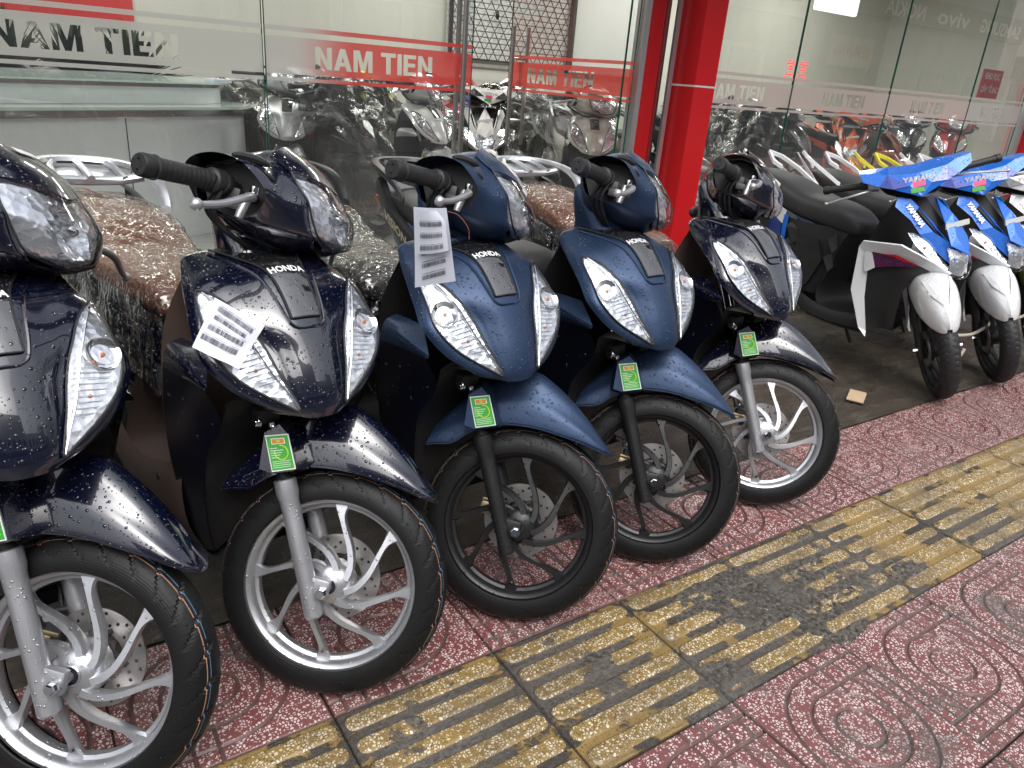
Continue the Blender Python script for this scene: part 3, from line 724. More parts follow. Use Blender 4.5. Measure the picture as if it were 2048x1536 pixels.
    for s in (-1, 1):
        tb = []
        for x, z0, z1, w in ((-.98, .63, .69, .164), (-1.12, .685, .745, .170), (-1.26, .735, .80, .162), (-1.37, .785, .86, .140), (-1.45, .82, .885, .115)):
            tb.append([(x, s*(w-.03), z1+.004), (x, s*w, z1), (x, s*(w+.006), (z0+z1)/2), (x, s*w, z0), (x, s*(w-.03), z0-.004)])
        t_ = MB().grid(sgrid(tb, 2, 3)).build('tail_trim', 'black_plastic', body)
        tm = text_mesh('VISION', .042, .0, .0015, align='CENTER', sx=1.35)
        ang = atan2(.055, -.14)
        for v_ in tm.vertices:
            lx, ly = v_.co.x, v_.co.y-.014
            v_.co = Vector((-1.19-s*0+lx*(-1 if s > 0 else 1)*.93, s*.1775, .745-(lx*(-1 if s > 0 else 1))*.40+ly))
        link('badge', tm, 'gold_letters', t_, False)
    tl_ = MB().ball((-1.50, 0, .80), .06, 14, (.7, 1.6, .55)).build('tail_lamp', 'red_plastic', body)
    # seat
    sr = []
    for x, zt, zb, w in ((-.545, .735, .70, .05), (-.57, .765, .70, .09), (-.64, .785, .705, .112), (-.78, .785, .715, .128), (-.93, .792, .725, .142), (-1.03, .822, .74, .148), (-1.15, .850, .765, .146), (-1.28, .862, .79, .135), (-1.36, .858, .81, .115), (-1.385, .84, .82, .09)):
        h = zt-zb
        sr.append([(x, 0, zt), (x, w*.55, zt-.005), (x, w*.88, zt-.018), (x, w, zt-.4*h), (x, w*.96, zb), (x, w*.5, zb-.002), (x, 0, zb-.002), (x, -w*.5, zb-.002), (x, -w*.96, zb), (x, -w, zt-.4*h), (x, -w*.88, zt-.018), (x, -w*.55, zt-.005)])
    seat = MB().grid(sgrid(sr, 3, 5, cu=True), cu=True, cap0=True, cap1=True).build('seat', 'brown_vinyl', root, 60)
    # grab rail
    gp = [(-1.18, .150, .845), (-1.24, .160, .895), (-1.32, .160, .925), (-1.42, .140, .938), (-1.50, .09, .942), (-1.525, 0, .943)]
    full = spline(gp+mir(gp[-2::-1]), 5); rws = []
    for i, p in enumerate(full):
        o_ = Vector((p[0]+1.36, p[1], 0)); 
        if o_.length: o_.normalize()
        rws.append([Vector(p)+o_*a_+Vector((0, 0, b_)) for a_, b_ in ((-.020, -.004), (-.014, .008), (.0, .012), (.014, .008), (.020, -.006), (.010, -.014), (-.012, -.012))])
    mb = MB().grid(rws, cu=True, cap0=True, cap1=True)
    for yy in (-.09, 0, .09): mb.tube([(-1.36, yy*1.1, .905), (-1.44, yy, .93), (-1.51+abs(yy)*.5, yy*.8, .94)], [.012, .010, .010], 8)
    mb.tube([(-1.36, -.15, .915), (-1.375, -.08, .90), (-1.38, 0, .897), (-1.375, .08, .90), (-1.36, .15, .915)], .014, 8)
    mb.add([(-1.36, -.15, .903), (-1.36, .15, .903), (-1.49, .09, .925), (-1.49, -.09, .925)], [(0, 1, 2, 3)])
    rail = mb.build('grab_rail', 'alloy_silver', root)
    # rear wheel, mudguard, engine, exhaust, stand
    me = wh.data
    rw = link('rear_wheel', me, None, root, False); rw.location = (-1.255, 0, 0)
    link('tyre', bpy.data.objects[wh.children[0].name].data if False else [c for c in wh.children if c.name.startswith('tyre') and 'valve' not in c.name][0].data, None, rw, False)
    mg = [[(-1.255+.30*cos(t), yy, .2485+.30*sin(t)) for yy in (-.06, -.05, 0, .05, .06)] for t in [radians(20+10*i) for i in range(16)]]
    MB().grid([[(x-.02, y, z+.02) for x, y, z in r] for r in mg]).build('rear_mudguard', 'dry_black_plastic', root)
    en = MB().box((-1.0, .03, .30), (.36, .2, .16), bev=.04).box((-1.18, .10, .27), (.3, .05, .14), bev=.02).box((-.86, 0, .33), (.16, .16, .14), bev=.02)
    en.lathe([(0, -.05), (.06, -.05), (.075, -.02), (.075, .05), (0, .05)], (-.95, .16, .31), 'y', 20); en.build('engine', 'dark_engine', root)
    ex = MB().tube(spline([(-.9, -.06, .25), (-1.05, -.11, .22), (-1.15, -.13, .25), (-1.50, -.15, .33)], 5), [.014]*6+[.05]*9+[.045], 16)
    ex.build('exhaust', 'dry_black_plastic', root)
    MB().tube([(-.80, .11, .27), (-.72, .17, .14), (-.68, .225, .012)], .009, 8).box((-.68, .235, .008), (.06, .03, .006)).build('side_stand', 'black_plastic', root)
    return root, SP

def pose(root, SP, x, y, yaw, lean, st):
    root.matrix_world = Matrix.Translation((x, y, 0)) @ Matrix.Rotation(radians(yaw), 4, 'Z') @ Matrix.Rotation(radians(lean), 4, 'X')
    M = steer_m(radians(st))
    for o in SP: o.matrix_basis = M
def recolor(root, mp):
    for o in root.children_recursive:
        if o.type == 'MESH' and o.data.materials and o.data.materials[0] and o.data.materials[0].name in mp:
            o.material_slots[0].link = 'OBJECT'; o.material_slots[0].material = MATS[mp[o.data.materials[0].name]]

def wrap_seat(root, rows_scale=1.0, low=.50, name='plastic_cover', body='wet_clear_plastic', apronhang=True):
    """loose clear film draped over the seat, hanging down the front"""
    rng = random.Random(3); R = []
    for x, zt, zb, w in ((-.49, .60, .42, .08), (-.52, .69, .48, .10), (-.555, .755, .52, .115), (-.64, .792, .56, .126), (-.78, .792, .60, .141), (-.93, .799, .64, .154), (-1.03, .829, .68, .160), (-1.15, .857, .71, .158), (-1.28, .870, .74, .148), (-1.37, .868, .77, .13), (-1.40, .85, .80, .10)):
        half = [(x, 0, zt), (x, w*.55, zt-.004), (x, w*.88, zt-.016), (x, w, zt-.05), (x, w*1.05, (zt+zb)/2), (x, w*1.12, zb+.03*sin(x*40))]
        R.append(both(half))
    g = sgrid(R, 5, 5)
    out = []
    for r in g:
        out.append([tuple(Vector(p)+Vector((0, (p[1]>0)*2-1, .6)).normalized()*(.010*noise.noise(Vector(p)*14)+.006*noise.noise(Vector(p)*37))) for p in r])
    return MB().grid(out).build(name, body, root, 80)

# ------------------------------------------------------------------ pavement
OX, OY, DL, TW = .8389, 1.1458, radians(-.56), .4006
PV = empty('pavement', (OX, OY, 0), DL); PV['kind'] = 'structure'
def terrazzo(name, base, chip, groove, tact=False):
    b = NB(name); co = b.obj(); P = b.pos(); sp = b.n('SeparateXYZ'); b.set(sp.inputs[0], co); z = sp.outputs[2]
    rnd = b.n('ObjectInfo').outputs['Random']
    off = b.n('VectorMath', _operation='ADD'); b.set(off.inputs[0], P)
    def chips(sc, th, rn):
        v = b.n('TexVoronoi', _feature='DISTANCE_TO_EDGE', Scale=sc); wv = b.n('VectorMath', _operation='ADD'); b.set(wv.inputs[0], P)
        w2 = b.n('TexNoise', Scale=sc*.9, Detail=2); b.set(w2.inputs['Vector'], P); ws = b.n('VectorMath', _operation='SCALE'); b.set(ws.inputs[0], w2.outputs['Color']); ws.inputs['Scale'].default_value = .9/sc
        b.set(wv.inputs[1], ws.outputs[0]); b.set(v.inputs['Vector'], wv.outputs[0])
        v2 = b.n('TexVoronoi', Scale=sc); b.set(v2.inputs['Vector'], wv.outputs[0]); cs = b.n('SeparateColor'); b.set(cs.inputs[0], v2.outputs['Color'])
        keep = b.math('LESS_THAN', cs.outputs[0], rn)
        m = b.math('MULTIPLY', keep, b.math('GREATER_THAN', v.outputs[0], b.math('MULTIPLY_ADD', cs.outputs[1], .12, th)))
        return m, cs.outputs[2]
    m, shade = chips(140, .13, .78)
    if not tact: top = b.math('GREATER_THAN', z, -.0018)
    else: top = b.math('GREATER_THAN', z, .0022)
    m = b.math('MULTIPLY', m, top)
    base_c = b.mix(b.noise(P, 6, 5), base, tuple(x*.62 for x in base))
    base_c = b.mix(b.math('MULTIPLY', rnd, .3), base_c, tuple(x*.6 for x in base))
    pit = b.math('GREATER_THAN', b.noise(P, 210, 2), .60)
    if tact: base_c = b.mix(b.math('MULTIPLY', pit, .7), base_c, (.05, .035, .018))
    chip_c = b.mix(shade, chip, tuple(x*.62 for x in chip))
    c = b.mix(m, base_c, chip_c)
    gm = b.math('LESS_THAN', z, -.0008 if not tact else -.0025)
    dirt_n = b.noise(P, 7, 8, .65)
    gd = b.math('MULTIPLY', gm, .8)
    c = b.mix(gd, c, groove)
    # mud washed over the pavement, thickest round the patch in front of the third and fourth wheels
    md = b.n('VectorMath', _operation='DISTANCE'); 
    mask = None
    for (x, y, r) in MUDS:
        d = b.n('VectorMath', _operation='DISTANCE'); b.set(d.inputs[0], P); d.inputs[1].default_value = (x, y, 0)
        g = b.math('MULTIPLY_ADD', d.outputs['Value'], -1/r, 1.0); g = b.math('MAXIMUM', g, 0.0)
        mask = g if mask is None else b.math('MAXIMUM', mask, g)
    lowb = b.math('MULTIPLY', b.math('LESS_THAN', z, .0022), .145) if tact else b.math('MULTIPLY', gm, .12)
    mm = b.math('ADD', b.math('ADD', b.math('MULTIPLY', mask, .29), lowb), b.math('SUBTRACT', dirt_n, .5))
    k = b.n('MapRange', _interpolation_type='SMOOTHSTEP'); b.set(k.inputs[0], mm); k.inputs[1].default_value = .20 if tact else .21; k.inputs[2].default_value = .245
    if tact: b.set(k.inputs[0], b.math('SUBTRACT', mm, b.math('MULTIPLY', b.math('GREATER_THAN', z, .0022), .045)))
    mud_c = b.ramp(b.noise(P, 95, 8, .8), (.36, (.028, .025, .021)), (.64, (.20, .18, .16)))
    if tact: mud_c = b.mix(b.math('MULTIPLY', b.math('LESS_THAN', z, .0022), b.math('SUBTRACT', .96, b.math('MINIMUM', b.math('MULTIPLY', mask, 1.1), .8))), mud_c, (.016, .012, .008))
    if not tact: k.inputs[1].default_value = .17; k.inputs[2].default_value = .36
    kk = b.math('MULTIPLY', k.outputs[0], 1.0 if tact else .8)
    c = b.mix(kk, c, mud_c)
    film = b.math('MULTIPLY', b.noise(P, 3, 5), .40)
    if tact: film = b.ramp(b.noise(P, 5.5, 8, .7), (.42, .04), (.62, .58))
    c = b.mix(film, c, (.085, .070, .052) if tact else (.24, .19, .175))
    c = b.mix(b.math('MULTIPLY', b.math('LESS_THAN', z, -.0072), .85), c, (.022, .017, .014))
    wet = b.noise(P, 4.5, 5)
    ro = b.ramp(wet, (.38, .12), (.64, .34))
    h = b.math('ADD', b.math('MULTIPLY', m, .0005), b.math('MULTIPLY', b.noise(P, 120, 5, .7), .0012))
    h = b.math('ADD', h, b.math('MULTIPLY', k.outputs[0], b.math('MULTIPLY', b.noise(P, 45, 8, .75), .014)))
    return b.done(b.pr(Base__Color=c, Roughness=ro, Specular__IOR__Level=.55, Normal=b.bump(h, 1.0, .7)))
MUDS = [(1.62, .93, .42), (1.95, .92, .35), (1.25, .80, .25), (1.55, .38, .40), (2.15, .55, .22), (2.6, .78, .3), (1.0, 1.0, .3), (.6, .98, .28), (.25, .9, .3), (1.1, 1.6, .35), (.3, 1.6, .4), (1.7, 1.62, .35), (2.4, 1.62, .3)]
terrazzo('red_terrazzo', (.215, .050, .048), (.84, .72, .70), (.080, .036, .030))
terrazzo('yellow_terrazzo', (.36, .235, .075), (.76, .68, .52), (.045, .036, .026), True)
N = 150
def tile_mesh(hf, name, mat, n=N):
    v = []; f = []
    for i in range(n+1):
        for j in range(n+1):
            x, y = i/n, j/n; e = min(x, y, 1-x, 1-y)
            h = hf(x, y)
            if e < .009: h = -.010*(1-e/.009)+h*(e/.009) if e > 0 else -.014
            v.append((x*TW, -y*TW, h))
    for i in range(n):
        for j in range(n):
            a = i*(n+1)+j; f.append((a, a+1, a+n+2, a+n+1))
    me = bpy.data.meshes.new(name); me.from_pydata(v, [], f); me.materials.append(MATS[mat]); me.polygons.foreach_set('use_smooth', [True]*len(me.polygons)); me.update(); return me
def swirl(x, y):
    # centre ring, arcs on the left that run on as straight joints to the right, and the point mirror of that; cross joints between
    X, Y = (x, y) if x < .5 else (1-x, 1-y)
    r = hypot(x-.5, y-.5); ds = [abs(r-.13)]
    if x < .5 and True:
        for q in (.26, .40): ds.append(abs(r-q) if (y < .5+.9*(.5-x)+.0 or r < .3) and r > .2 and y <= .92 else 1)
    if x >= .5:
        for q in (.26, .40): ds.append(abs(r-q) if (y > .5-.9*(x-.5) or r < .3) and y >= .08 else 1)
    U, V = (x, y) if y < .5 else (1-x, 1-y)
    # straight runs: above on one side, below on the other
    if y < .5 and x >= .5:
        for q in (.26, .40): ds.append(abs((.5-y)-q))
        if r > .26:
            for xx in (.56, .68, .80, .92): ds.append(abs(x-xx))
    if y >= .5 and x < .5:
        for q in (.26, .40): ds.append(abs((y-.5)-q))
        if r > .26:
            for xx in (.44, .32, .20, .08): ds.append(abs(x-xx))
    d = min(ds); w = .0110
    return -.0068*max(0, 1-(d/w)**2) if d < w else 0
def tact(x, y):
    best = 9
    for k in range(6):
        yc = .098+k*.1615; dx = max(abs(x-.5)-.425, 0); d = hypot(dx, y-yc); best = min(best, d)
    r = .052
    if best < r-.010: return .0065
    if best < r: return .0065*(1-((best-r+.010)/.010)**2)
    return 0
T1 = tile_mesh(swirl, 'terrazzo_tile', 'red_terrazzo'); T2 = tile_mesh(tact, 'tactile_tile', 'yellow_terrazzo', 130)
rg = random.Random(5)
for j in range(-1, 4):
    for i in range(-4, 15):
        P_ = Vector((OX+cos(DL)*TW*(i+.5)+sin(DL)*TW*(j+.5), OY+sin(DL)*TW*(i+.5)-cos(DL)*TW*(j+.5), 0))
        q = P_-Vector((0, 0, CAMH)); zc = q.dot(fwd)
        if zc < .25: continue
        u, v = q.dot(r2)/zc*F_PX, q.dot(d2)/zc*F_PX
        m_ = 420/zc
        if abs(u) > 1024+m_ or abs(v) > 768+m_: continue
        o = link('tactile_tile' if j == 0 else 'paving_tile', T2 if j == 0 else T1, None, PV, False)
        o.location = (i*TW+rg.uniform(-.001, .001), -j*TW+rg.uniform(-.001, .001), rg.uniform(-.0015, .001))
        o.rotation_euler = (rg.uniform(-.003, .003), rg.uniform(-.003, .003), rg.uniform(-.002, .002))
# bedding below and the pavement that runs on past the separate tiles
b = NB('far_paving'); P = b.pos(); br = b.n('TexBrick', Scale=1.0, Mortar__Size=.004, Brick__Width=.4, Row__Height=.4, Color1=(.2, .06, .06), Color2=(.24, .09, .085), Mortar=(.05, .04, .035)); br.offset = 0; b.set(br.inputs['Vector'], P)
c = b.mix(b.math('GREATER_THAN', b.vor(P, 110), .55), br.outputs[0], (.5, .42, .4)); b.done(b.pr(Base__Color=c, Roughness=b.math('MULTIPLY_ADD', b.noise(P, 2, 4), .4, .15)))
flat('joint_dirt', (.035, .03, .026), .5)
MB().add([(-9, -3.2, -.012), (30, -3.2, -.012), (30, 1.6, -.012), (-9, 1.6, -.012)], [(0, 1, 2, 3)]).build('paving_bed', 'joint_dirt', kind='structure', smooth=False)
MB().add([(6.9, -3.2, -.004), (30, -3.2, -.004), (30, 1.5, -.004), (6.9, 1.5, -.004)], [(0, 1, 2, 3)]).build('pavement_far', 'far_paving', kind='structure', smooth=False)
# concrete forecourt under the scooters
b = NB('wet_concrete'); P = b.pos(); n1 = b.noise(P, 2.2, 8, .65); n2 = b.noise(P, 30, 8, .75)
mpn = b.n('Mapping'); mpn.inputs['Scale'].default_value = (1.0, 3.2, 1); b.set(mpn.inputs[0], P); n3 = b.noise(mpn.outputs[0], 5, 8, .7)
c = b.ramp(n3, (.30, (.026, .021, .016)), (.55, (.078, .065, .050)), (.75, (.17, .15, .122)))
c = b.mix(b.math('MULTIPLY', n2, .6), c, (.035, .028, .022))
h = b.math('ADD', b.math('MULTIPLY', n2, .012), b.math('MULTIPLY', n3, .02)); b.done(b.pr(Base__Color=c, Roughness=b.ramp(n1, (.42, .14), (.62, .55)), Normal=b.bump(h, 1, .6)))
def gy(x): return OY+TW+(x-OX)*math.tan(DL)+.006
mb = MB(); rows = []
for i in range(161):
    x = -6+i*.125; row = []
    y0 = gy(x)+.012*noise.noise(Vector((x*3, 0, 0)))-.004; 
    for j in range(41):
        y_ = y0+(3.95-y0)*(j/40)**1.3; row.append((x, y_, -.001+.010*min(1, j/3)*noise.noise(Vector((x*1.7, y_*1.7, 3)))+.004*noise.noise(Vector((x*9, y_*9, 1)))*min(1, j/2)))
    rows.append(row)
mb.grid(rows).build('concrete_forecourt', 'wet_concrete', ang=None, kind='structure')
# lumps of mud lying on the tactile strip
b = NB('mud'); P = b.pos(); n1 = b.noise(P, 60, 8, .75); c = b.ramp(b.noise(P, 95, 8, .8), (.38, (.020, .017, .014)), (.50, (.12, .105, .088)), (.64, (.33, .30, .255)))
b.done(b.pr(Base__Color=c, Roughness=b.ramp(b.noise(P, 12, 4), (.4, .2), (.6, .6)), Normal=b.bump(b.math('MULTIPLY', n1, .020), 1, 1)))
mb = MB(); rows = []
SPOT = [(1.62, .97, .30, 1.0), (1.82, .92, .26, .9), (1.46, 1.03, .17, .8), (1.70, .80, .2, .8), (1.28, .80, .12, .55), (2.12, .82, .15, .6), (1.05, 1.0, .12, .5), (2.5, .80, .10, .5)]
nx, ny = 420, 230
for j in range(ny+1):
    row = []
    for i in range(nx+1):
        x = .85+1.95*i/nx; y_ = .22+.98*j/ny
        g = max(a*max(0, 1-hypot((x-cx)/r, (y_-cy)/(r*.62))) for cx, cy, r, a in SPOT)*.8
        n = noise.fractal(Vector((x*9, y_*9, 0)), 1, 2.1, 5)*.5+.35*noise.noise(Vector((x*34, y_*34, 2)))+.25*noise.noise(Vector((x*80, y_*80, 5)))
        hh = -.0115+.032*min(g*1.6, .62)+.0085*n*(.4+min(g, .6)) if g > 0 else -.014
        row.append((x, y_, min(hh, .0058+.0045*n)))
    rows.append(row)
mb.grid(rows); mb.build('mud_patch', 'mud', ang=None, kind='stuff', label='wet grey mud smeared over the yellow tactile strip', cat='mud')
# ground far around
flat('asphalt', (.05, .05, .05), .35)
MB().add([(-90, -90, -.05), (120, -90, -.05), (120, 90, -.05), (-90, 90, -.05)], [(0, 1, 2, 3)]).build('ground', 'asphalt', kind='structure', smooth=False)

# ------------------------------------------------------------------ shop front
FY, FZ = 4.0, .12
flat('red_panel', (.56, .014, .018), .25); flat('dark_red_panel', (.48, .014, .018), .28); flat('aluminium', (.55, .55, .56), .35, Metallic=.7)
flat('awning_metal', (.07, .075, .08), .5); flat('white_wall', (.72, .72, .68), .6); flat('cream_wall', (.66, .655, .58), .5); flat('counter_panel', (.86, .87, .88), .25); flat('floor_tile', (.42, .42, .40), .18)
flat('step_tile', (.30, .33, .31), .25); flat('curb_brown', (.10, .08, .05), .5); flat('black_wire', (.015, .015, .015), .4); flat('ceiling_white', (.7, .7, .68), .8)
flat('joint_dark', (.05, .05, .05), .6); flat('hot_red', (.6, .03, .03), .5)
b = NB('glass_edge'); b.done(b.pr(Base__Color=(.01, .09, .06), Roughness=.1))
b = NB('counter_glass'); b.done(b.pr(Base__Color=(.75, .86, .80), Roughness=.05, Alpha=.75))
b = NB('lamp_white'); em = b.n('Emission', Color=(.92, .95, 1, 1), Strength=1.6); b.done(em)
b = NB('led_red'); em = b.n('Emission', Color=(1, .05, .06, 1), Strength=2.2); b.done(em)
def frost(name, c0, c1=None, x0=0, x1=1, op=.86):
    b = NB(name); col = c0
    if c1:
        sp = b.n('SeparateXYZ'); b.set(sp.inputs[0], b.pos()); k = b.n('MapRange', _interpolation_type='SMOOTHSTEP'); b.set(k.inputs[0], sp.outputs[0]); k.inputs[1].default_value = x0; k.inputs[2].default_value = x1
        col = b.mix(k.outputs[0], c0, c1)
    d = b.n('BsdfDiffuse'); b.set(d.inputs[0], col); tl = b.n('BsdfTranslucent'); b.set(tl.inputs[0], col)
    a = b.n('MixShader', i0=.45); b.t.links.new(d.outputs[0], a.inputs[1]); b.t.links.new(tl.outputs[0], a.inputs[2])
    t = b.n('BsdfTransparent'); o = b.n('MixShader', i0=op); b.t.links.new(t.outputs[0], o.inputs[1]); b.t.links.new(a.outputs[0], o.inputs[2])
    return b.done(o)
frost('frost_grey', (.62, .62, .58)); frost('frost_to_red', (.62, .6, .57), (.74, .10, .09), 1.36, 1.72, .9); frost('frost_red', (.74, .11, .09), op=.9)
frost('frost_pink', (.58, .48, .46)); frost('frost_dusty', (.52, .50, .49)); frost('red_film', (.72, .04, .04), op=.97)
# plinth, step and floor
MB().add([(-7, FY-.10, 0), (16, FY-.10, 0), (16, FY-.10, .05), (-7, FY-.10, .05), (-7, FY, .05), (16, FY, .05)], [(0, 1, 2, 3), (3, 2, 5, 4)]).build('curb', 'curb_brown', kind='structure', smooth=False)
MB().add([(-7, FY-.04, .05), (16, FY-.04, .05), (16, FY-.04, FZ), (-7, FY-.04, FZ)], [(0, 1, 2, 3)]).build('step_face', 'step_tile', kind='structure', smooth=False)
MB().add([(-7, FY-.04, FZ), (16, FY-.04, FZ), (16, 12, FZ), (-7, 12, FZ)], [(0, 1, 2, 3)]).build('shop_floor', 'floor_tile', kind='structure', smooth=False)
def pane(name, x0, x1, z0, z1, label, y=FY, M=None, ed=True, cat='glass panel', group='glass panels of the shop front'):
    root = empty(name, (x0, y, 0), label=label, cat=cat, group=group)
    if M: root.matrix_world = M
    w = x1-x0
    MB().add([(0.004, 0, z0), (w-.004, 0, z0), (w-.004, 0, z1), (0.004, 0, z1)], [(0, 1, 2, 3)]).build('glass_sheet', 'shop_glass', root, smooth=False)
    for x in (0.002, w-.002):
        MB().box((x, 0, (z0+z1)/2), (.003, .010, z1-z0)).build('glass_edge', 'glass_edge', root, smooth=False)
    return root
def word_loops():
    """heavy grotesque capitals of the shop name as plain polygons, each 1 high"""
    w = .23; L = {
     'N': (.78, [[(0, 0), (w, 0), (w, .62), (.55, 0), (.78, 0), (.78, 1), (.55, 1), (.55, .40), (w, 1), (0, 1)]]),
     'A': (.86, [[(0, 0), (.24, 0), (.31, .21), (.55, .21), (.62, 0), (.86, 0), (.55, 1), (.31, 1)], [(.365, .38), (.495, .38), (.43, .66)]]),
     'M': (.94, [[(0, 0), (.21, 0), (.21, .66), (.37, 0), (.57, 0), (.73, .66), (.73, 0), (.94, 0), (.94, 1), (.63, 1), (.47, .40), (.31, 1), (0, 1)]]),
     'T': (.76, [[(.265, 0), (.495, 0), (.495, .81), (.76, .81), (.76, 1), (0, 1), (0, .81), (.265, .81)]]),
     'I': (.23, [[(0, 0), (.23, 0), (.23, 1), (0, 1)]]),
     'E': (.68, [[(0, 0), (.68, 0), (.68, .18), (.23, .18), (.23, .42), (.62, .42), (.62, .60), (.23, .60), (.23, .82), (.66, .82), (.66, 1), (0, 1)]])}
    out = []; x = 0
    for ch in 'NAM TIEN':
        if ch == ' ': x += .34; continue
        wd, lps = L[ch]; out += [[(px+x, py) for px, py in lp] for lp in lps]; x += wd+.09
    return out
TXT = word_loops()
tx0 = min(p[0] for l in TXT for p in l); tx1 = max(p[0] for l in TXT for p in l); ty0 = min(p[1] for l in TXT for p in l); ty1 = max(p[1] for l in TXT for p in l)
def band(root, x0, x1, tx, mat, mirror=False):
    """frosted band with the name cut out of it, and the two thin stripes ; x local to pane"""
    z0, z1 = 1.205, 1.378
    loops = [[(x0, z0), (x1, z0), (x1, z1), (x0, z1)]]
    if tx:
        a, b_ = tx; s = (b_-a)/(tx1-tx0); hgt = .105/(ty1-ty0)
        for l in TXT: loops.append([(a+(x-tx0)*s, 1.238+(y-ty0)*hgt) for x, y in l])
    me = curve_fill(loops, 0, name='band'); me.transform(Matrix.Rotation(pi/2, 4, 'X')); me.transform(Matrix.Translation((0, -.003, 0)))
    link('frosted_band', me, mat, root, False)
    for za, zb in ((1.403, 1.425), (1.172, 1.190)):
        MB().add([(x0, -.003, za), (x1, -.003, za), (x1, -.003, zb), (x0, -.003, zb)], [(0, 1, 2, 3)]).build('thin_stripe', mat, root, smooth=False)
ZT = 3.0
p = pane('glass_panel', -1.6, 1.232, FZ, ZT, 'left shop window with grey frosted band and clear cut letters'); band(p, 0, 2.83, (1.71, 2.44), 'frost_grey')
p = pane('glass_door', 1.240, 2.43, FZ, ZT, 'closed glass door with band fading from grey to red, left of the opening', cat='glass door', group='glass doors'); band(p, 0, 1.19, (.255, .93), 'frost_to_red')
def handles(root, x, za, zb, side=(-1, 1)):
    for s in side:
        h = MB().tube([(x+.028*(s > 0)*1.0, s*.06, za), (x+.028*(s > 0), s*.06, zb)], .0155, 16)
        o = h.build('door_handle', 'brushed_steel', root)
        for z in (za+.18, zb-.22): MB().tube([(x+.028*(s > 0), s*.06, z), (x+.014, 0, z)], .010, 10).build('handle_stud', 'brushed_steel', o)
handles(p, 1.10, .82, 2.05)
hx, hy = 3.60, FY
MD = Matrix.Translation((hx, hy, 0)) @ Matrix.Rotation(radians(95.5), 4, 'Z')
p = pane('glass_door', 0, 1.19, FZ, ZT, 'glass door with red band standing open into the shop', M=MD, cat='glass door', group='glass doors')
def band_rev(root):
    z0, z1 = 1.205, 1.378; loops = [[(0, z0), (1.19, z0), (1.19, z1), (0, z1)]]; a, b_ = .27, .965; s = (b_-a)/(tx1-tx0); hgt = .105/(ty1-ty0)
    for l in TXT: loops.append([(b_-(x-tx0)*s, 1.238+(y-ty0)*hgt) for x, y in l])
    me = curve_fill(loops, 0, name='band'); me.transform(Matrix.Rotation(pi/2, 4, 'X')); me.transform(Matrix.Translation((0, .003, 0))); link('frosted_band', me, 'frost_red', root, False)
    for za, zb in ((1.403, 1.425), (1.172, 1.190)):
        MB().add([(0, .003, za), (1.19, .003, za), (1.19, .003, zb), (0, .003, zb)], [(0, 1, 2, 3)]).build('thin_stripe', 'frost_red', root, smooth=False)
band_rev(p); handles(p, 1.06, .78, 1.62)
p = pane('glass_panel', 3.602, 3.685, FZ, ZT, 'narrow glass strip between the open door and the red frame', ed=False)
band(p, 0, .083, None, 'frost_red')
# door jamb and red column
fr = empty('door_frame', (3.69, FY, 0), label='silver and red door frame left of the red column', cat='door frame')
MB().box((.025, 0, 1.6), (.045, .09, 3.2)).build('jamb', 'aluminium', fr, smooth=False)
MB().box((.118, .005, 1.6), (.138, .07, 3.2)).build('red_post', 'dark_red_panel', fr, smooth=False)
MB().box((.215, .03, 1.6), (.055, .10, 3.2)).build('shutter_channel', 'black_gloss', fr, smooth=False)
MB().box((.194, -.03, 1.6), (.010, .035, 3.2)).build('channel_edge', 'brushed_steel', fr, smooth=False)
MB().box((.278, -.06, 1.6), (.036, .02, 3.2)).build('channel_lip', 'aluminium', fr, smooth=False)
colr = empty('column', (4.005, FY, 0), label='square red clad column between the door and the right windows', cat='column')
for za, zb in ((FZ, 1.302), (1.314, 3.3)):
    MB().box((.10, -.13, (za+zb)/2), (.20, .262, zb-za)).build('cladding_panel', 'red_panel', colr, smooth=False)
MB().box((.10, -.13, 1.308), (.203, .265, .011)).build('white_joint', 'dry_white_paint', colr, smooth=False)
xs = [4.30, 5.385, 6.77, 8.22, 9.36]; mats = ['frost_pink', 'frost_pink', 'frost_pink', 'frost_dusty']
labs = ['first window right of the red column with dark letters in a pinkish band', 'second window right of the red column, orange motorcycle behind it', 'third window right of the red column, blue handlebars in front', 'last window on the right with a red notice hanging behind it']
txs = [(.12, .75), (.42, 1.02), (.40, .98), (.28, .76)]
for i in range(4):
    p = pane('glass_panel', xs[i]+.004, xs[i+1]-.004, FZ, ZT, labs[i]); band(p, 0, xs[i+1]-xs[i]-.008, txs[i], mats[i])
en = empty('end_post', (9.40, FY, 0), label='red and white post closing the shop front on the far right', cat='post')
MB().box((.03, 0, 1.6), (.05, .10, 3.2)).build('white_post', 'aluminium', en, smooth=False)
MB().box((.20, -.02, 1.6), (.28, .2, 3.2)).build('red_post', 'red_panel', en, smooth=False)
MB().box((.40, .1, 1.6), (.08, .12, 3.2)).build('dark_post', 'black_gloss', en, smooth=False)
aw = empty('awning', (0, FY, 0), label='dark metal awning reaching out over the parked scooters', cat='awning')
for k in range(28):
    MB().box((-5+k*.6, -.78, 3.25), (.585, 1.5, .03), M=Matrix.Rotation(radians(6), 4, 'X')).build('awning_sheet', 'awning_metal', aw, smooth=False)
MB().box((3.4, -1.52, 3.13), (17.2, .05, .22)).build('awning_front', 'awning_metal', aw, smooth=False)
ob = empty('facade_upper', (0, FY, 0), label='grey shop fascia above the glass front', cat='fascia')
MB().box((3, -.1, 3.75), (20, .5, 1.0)).build('fascia_panel', 'step_tile', ob, smooth=False)
nb = empty('neighbour_house', (0, FY, 0), label='neighbouring wall to the right of the shop', cat='wall')
MB().box((14.5, .3, 3), (9.5, .5, 6)).build('wall', 'cream_wall', nb, smooth=False)
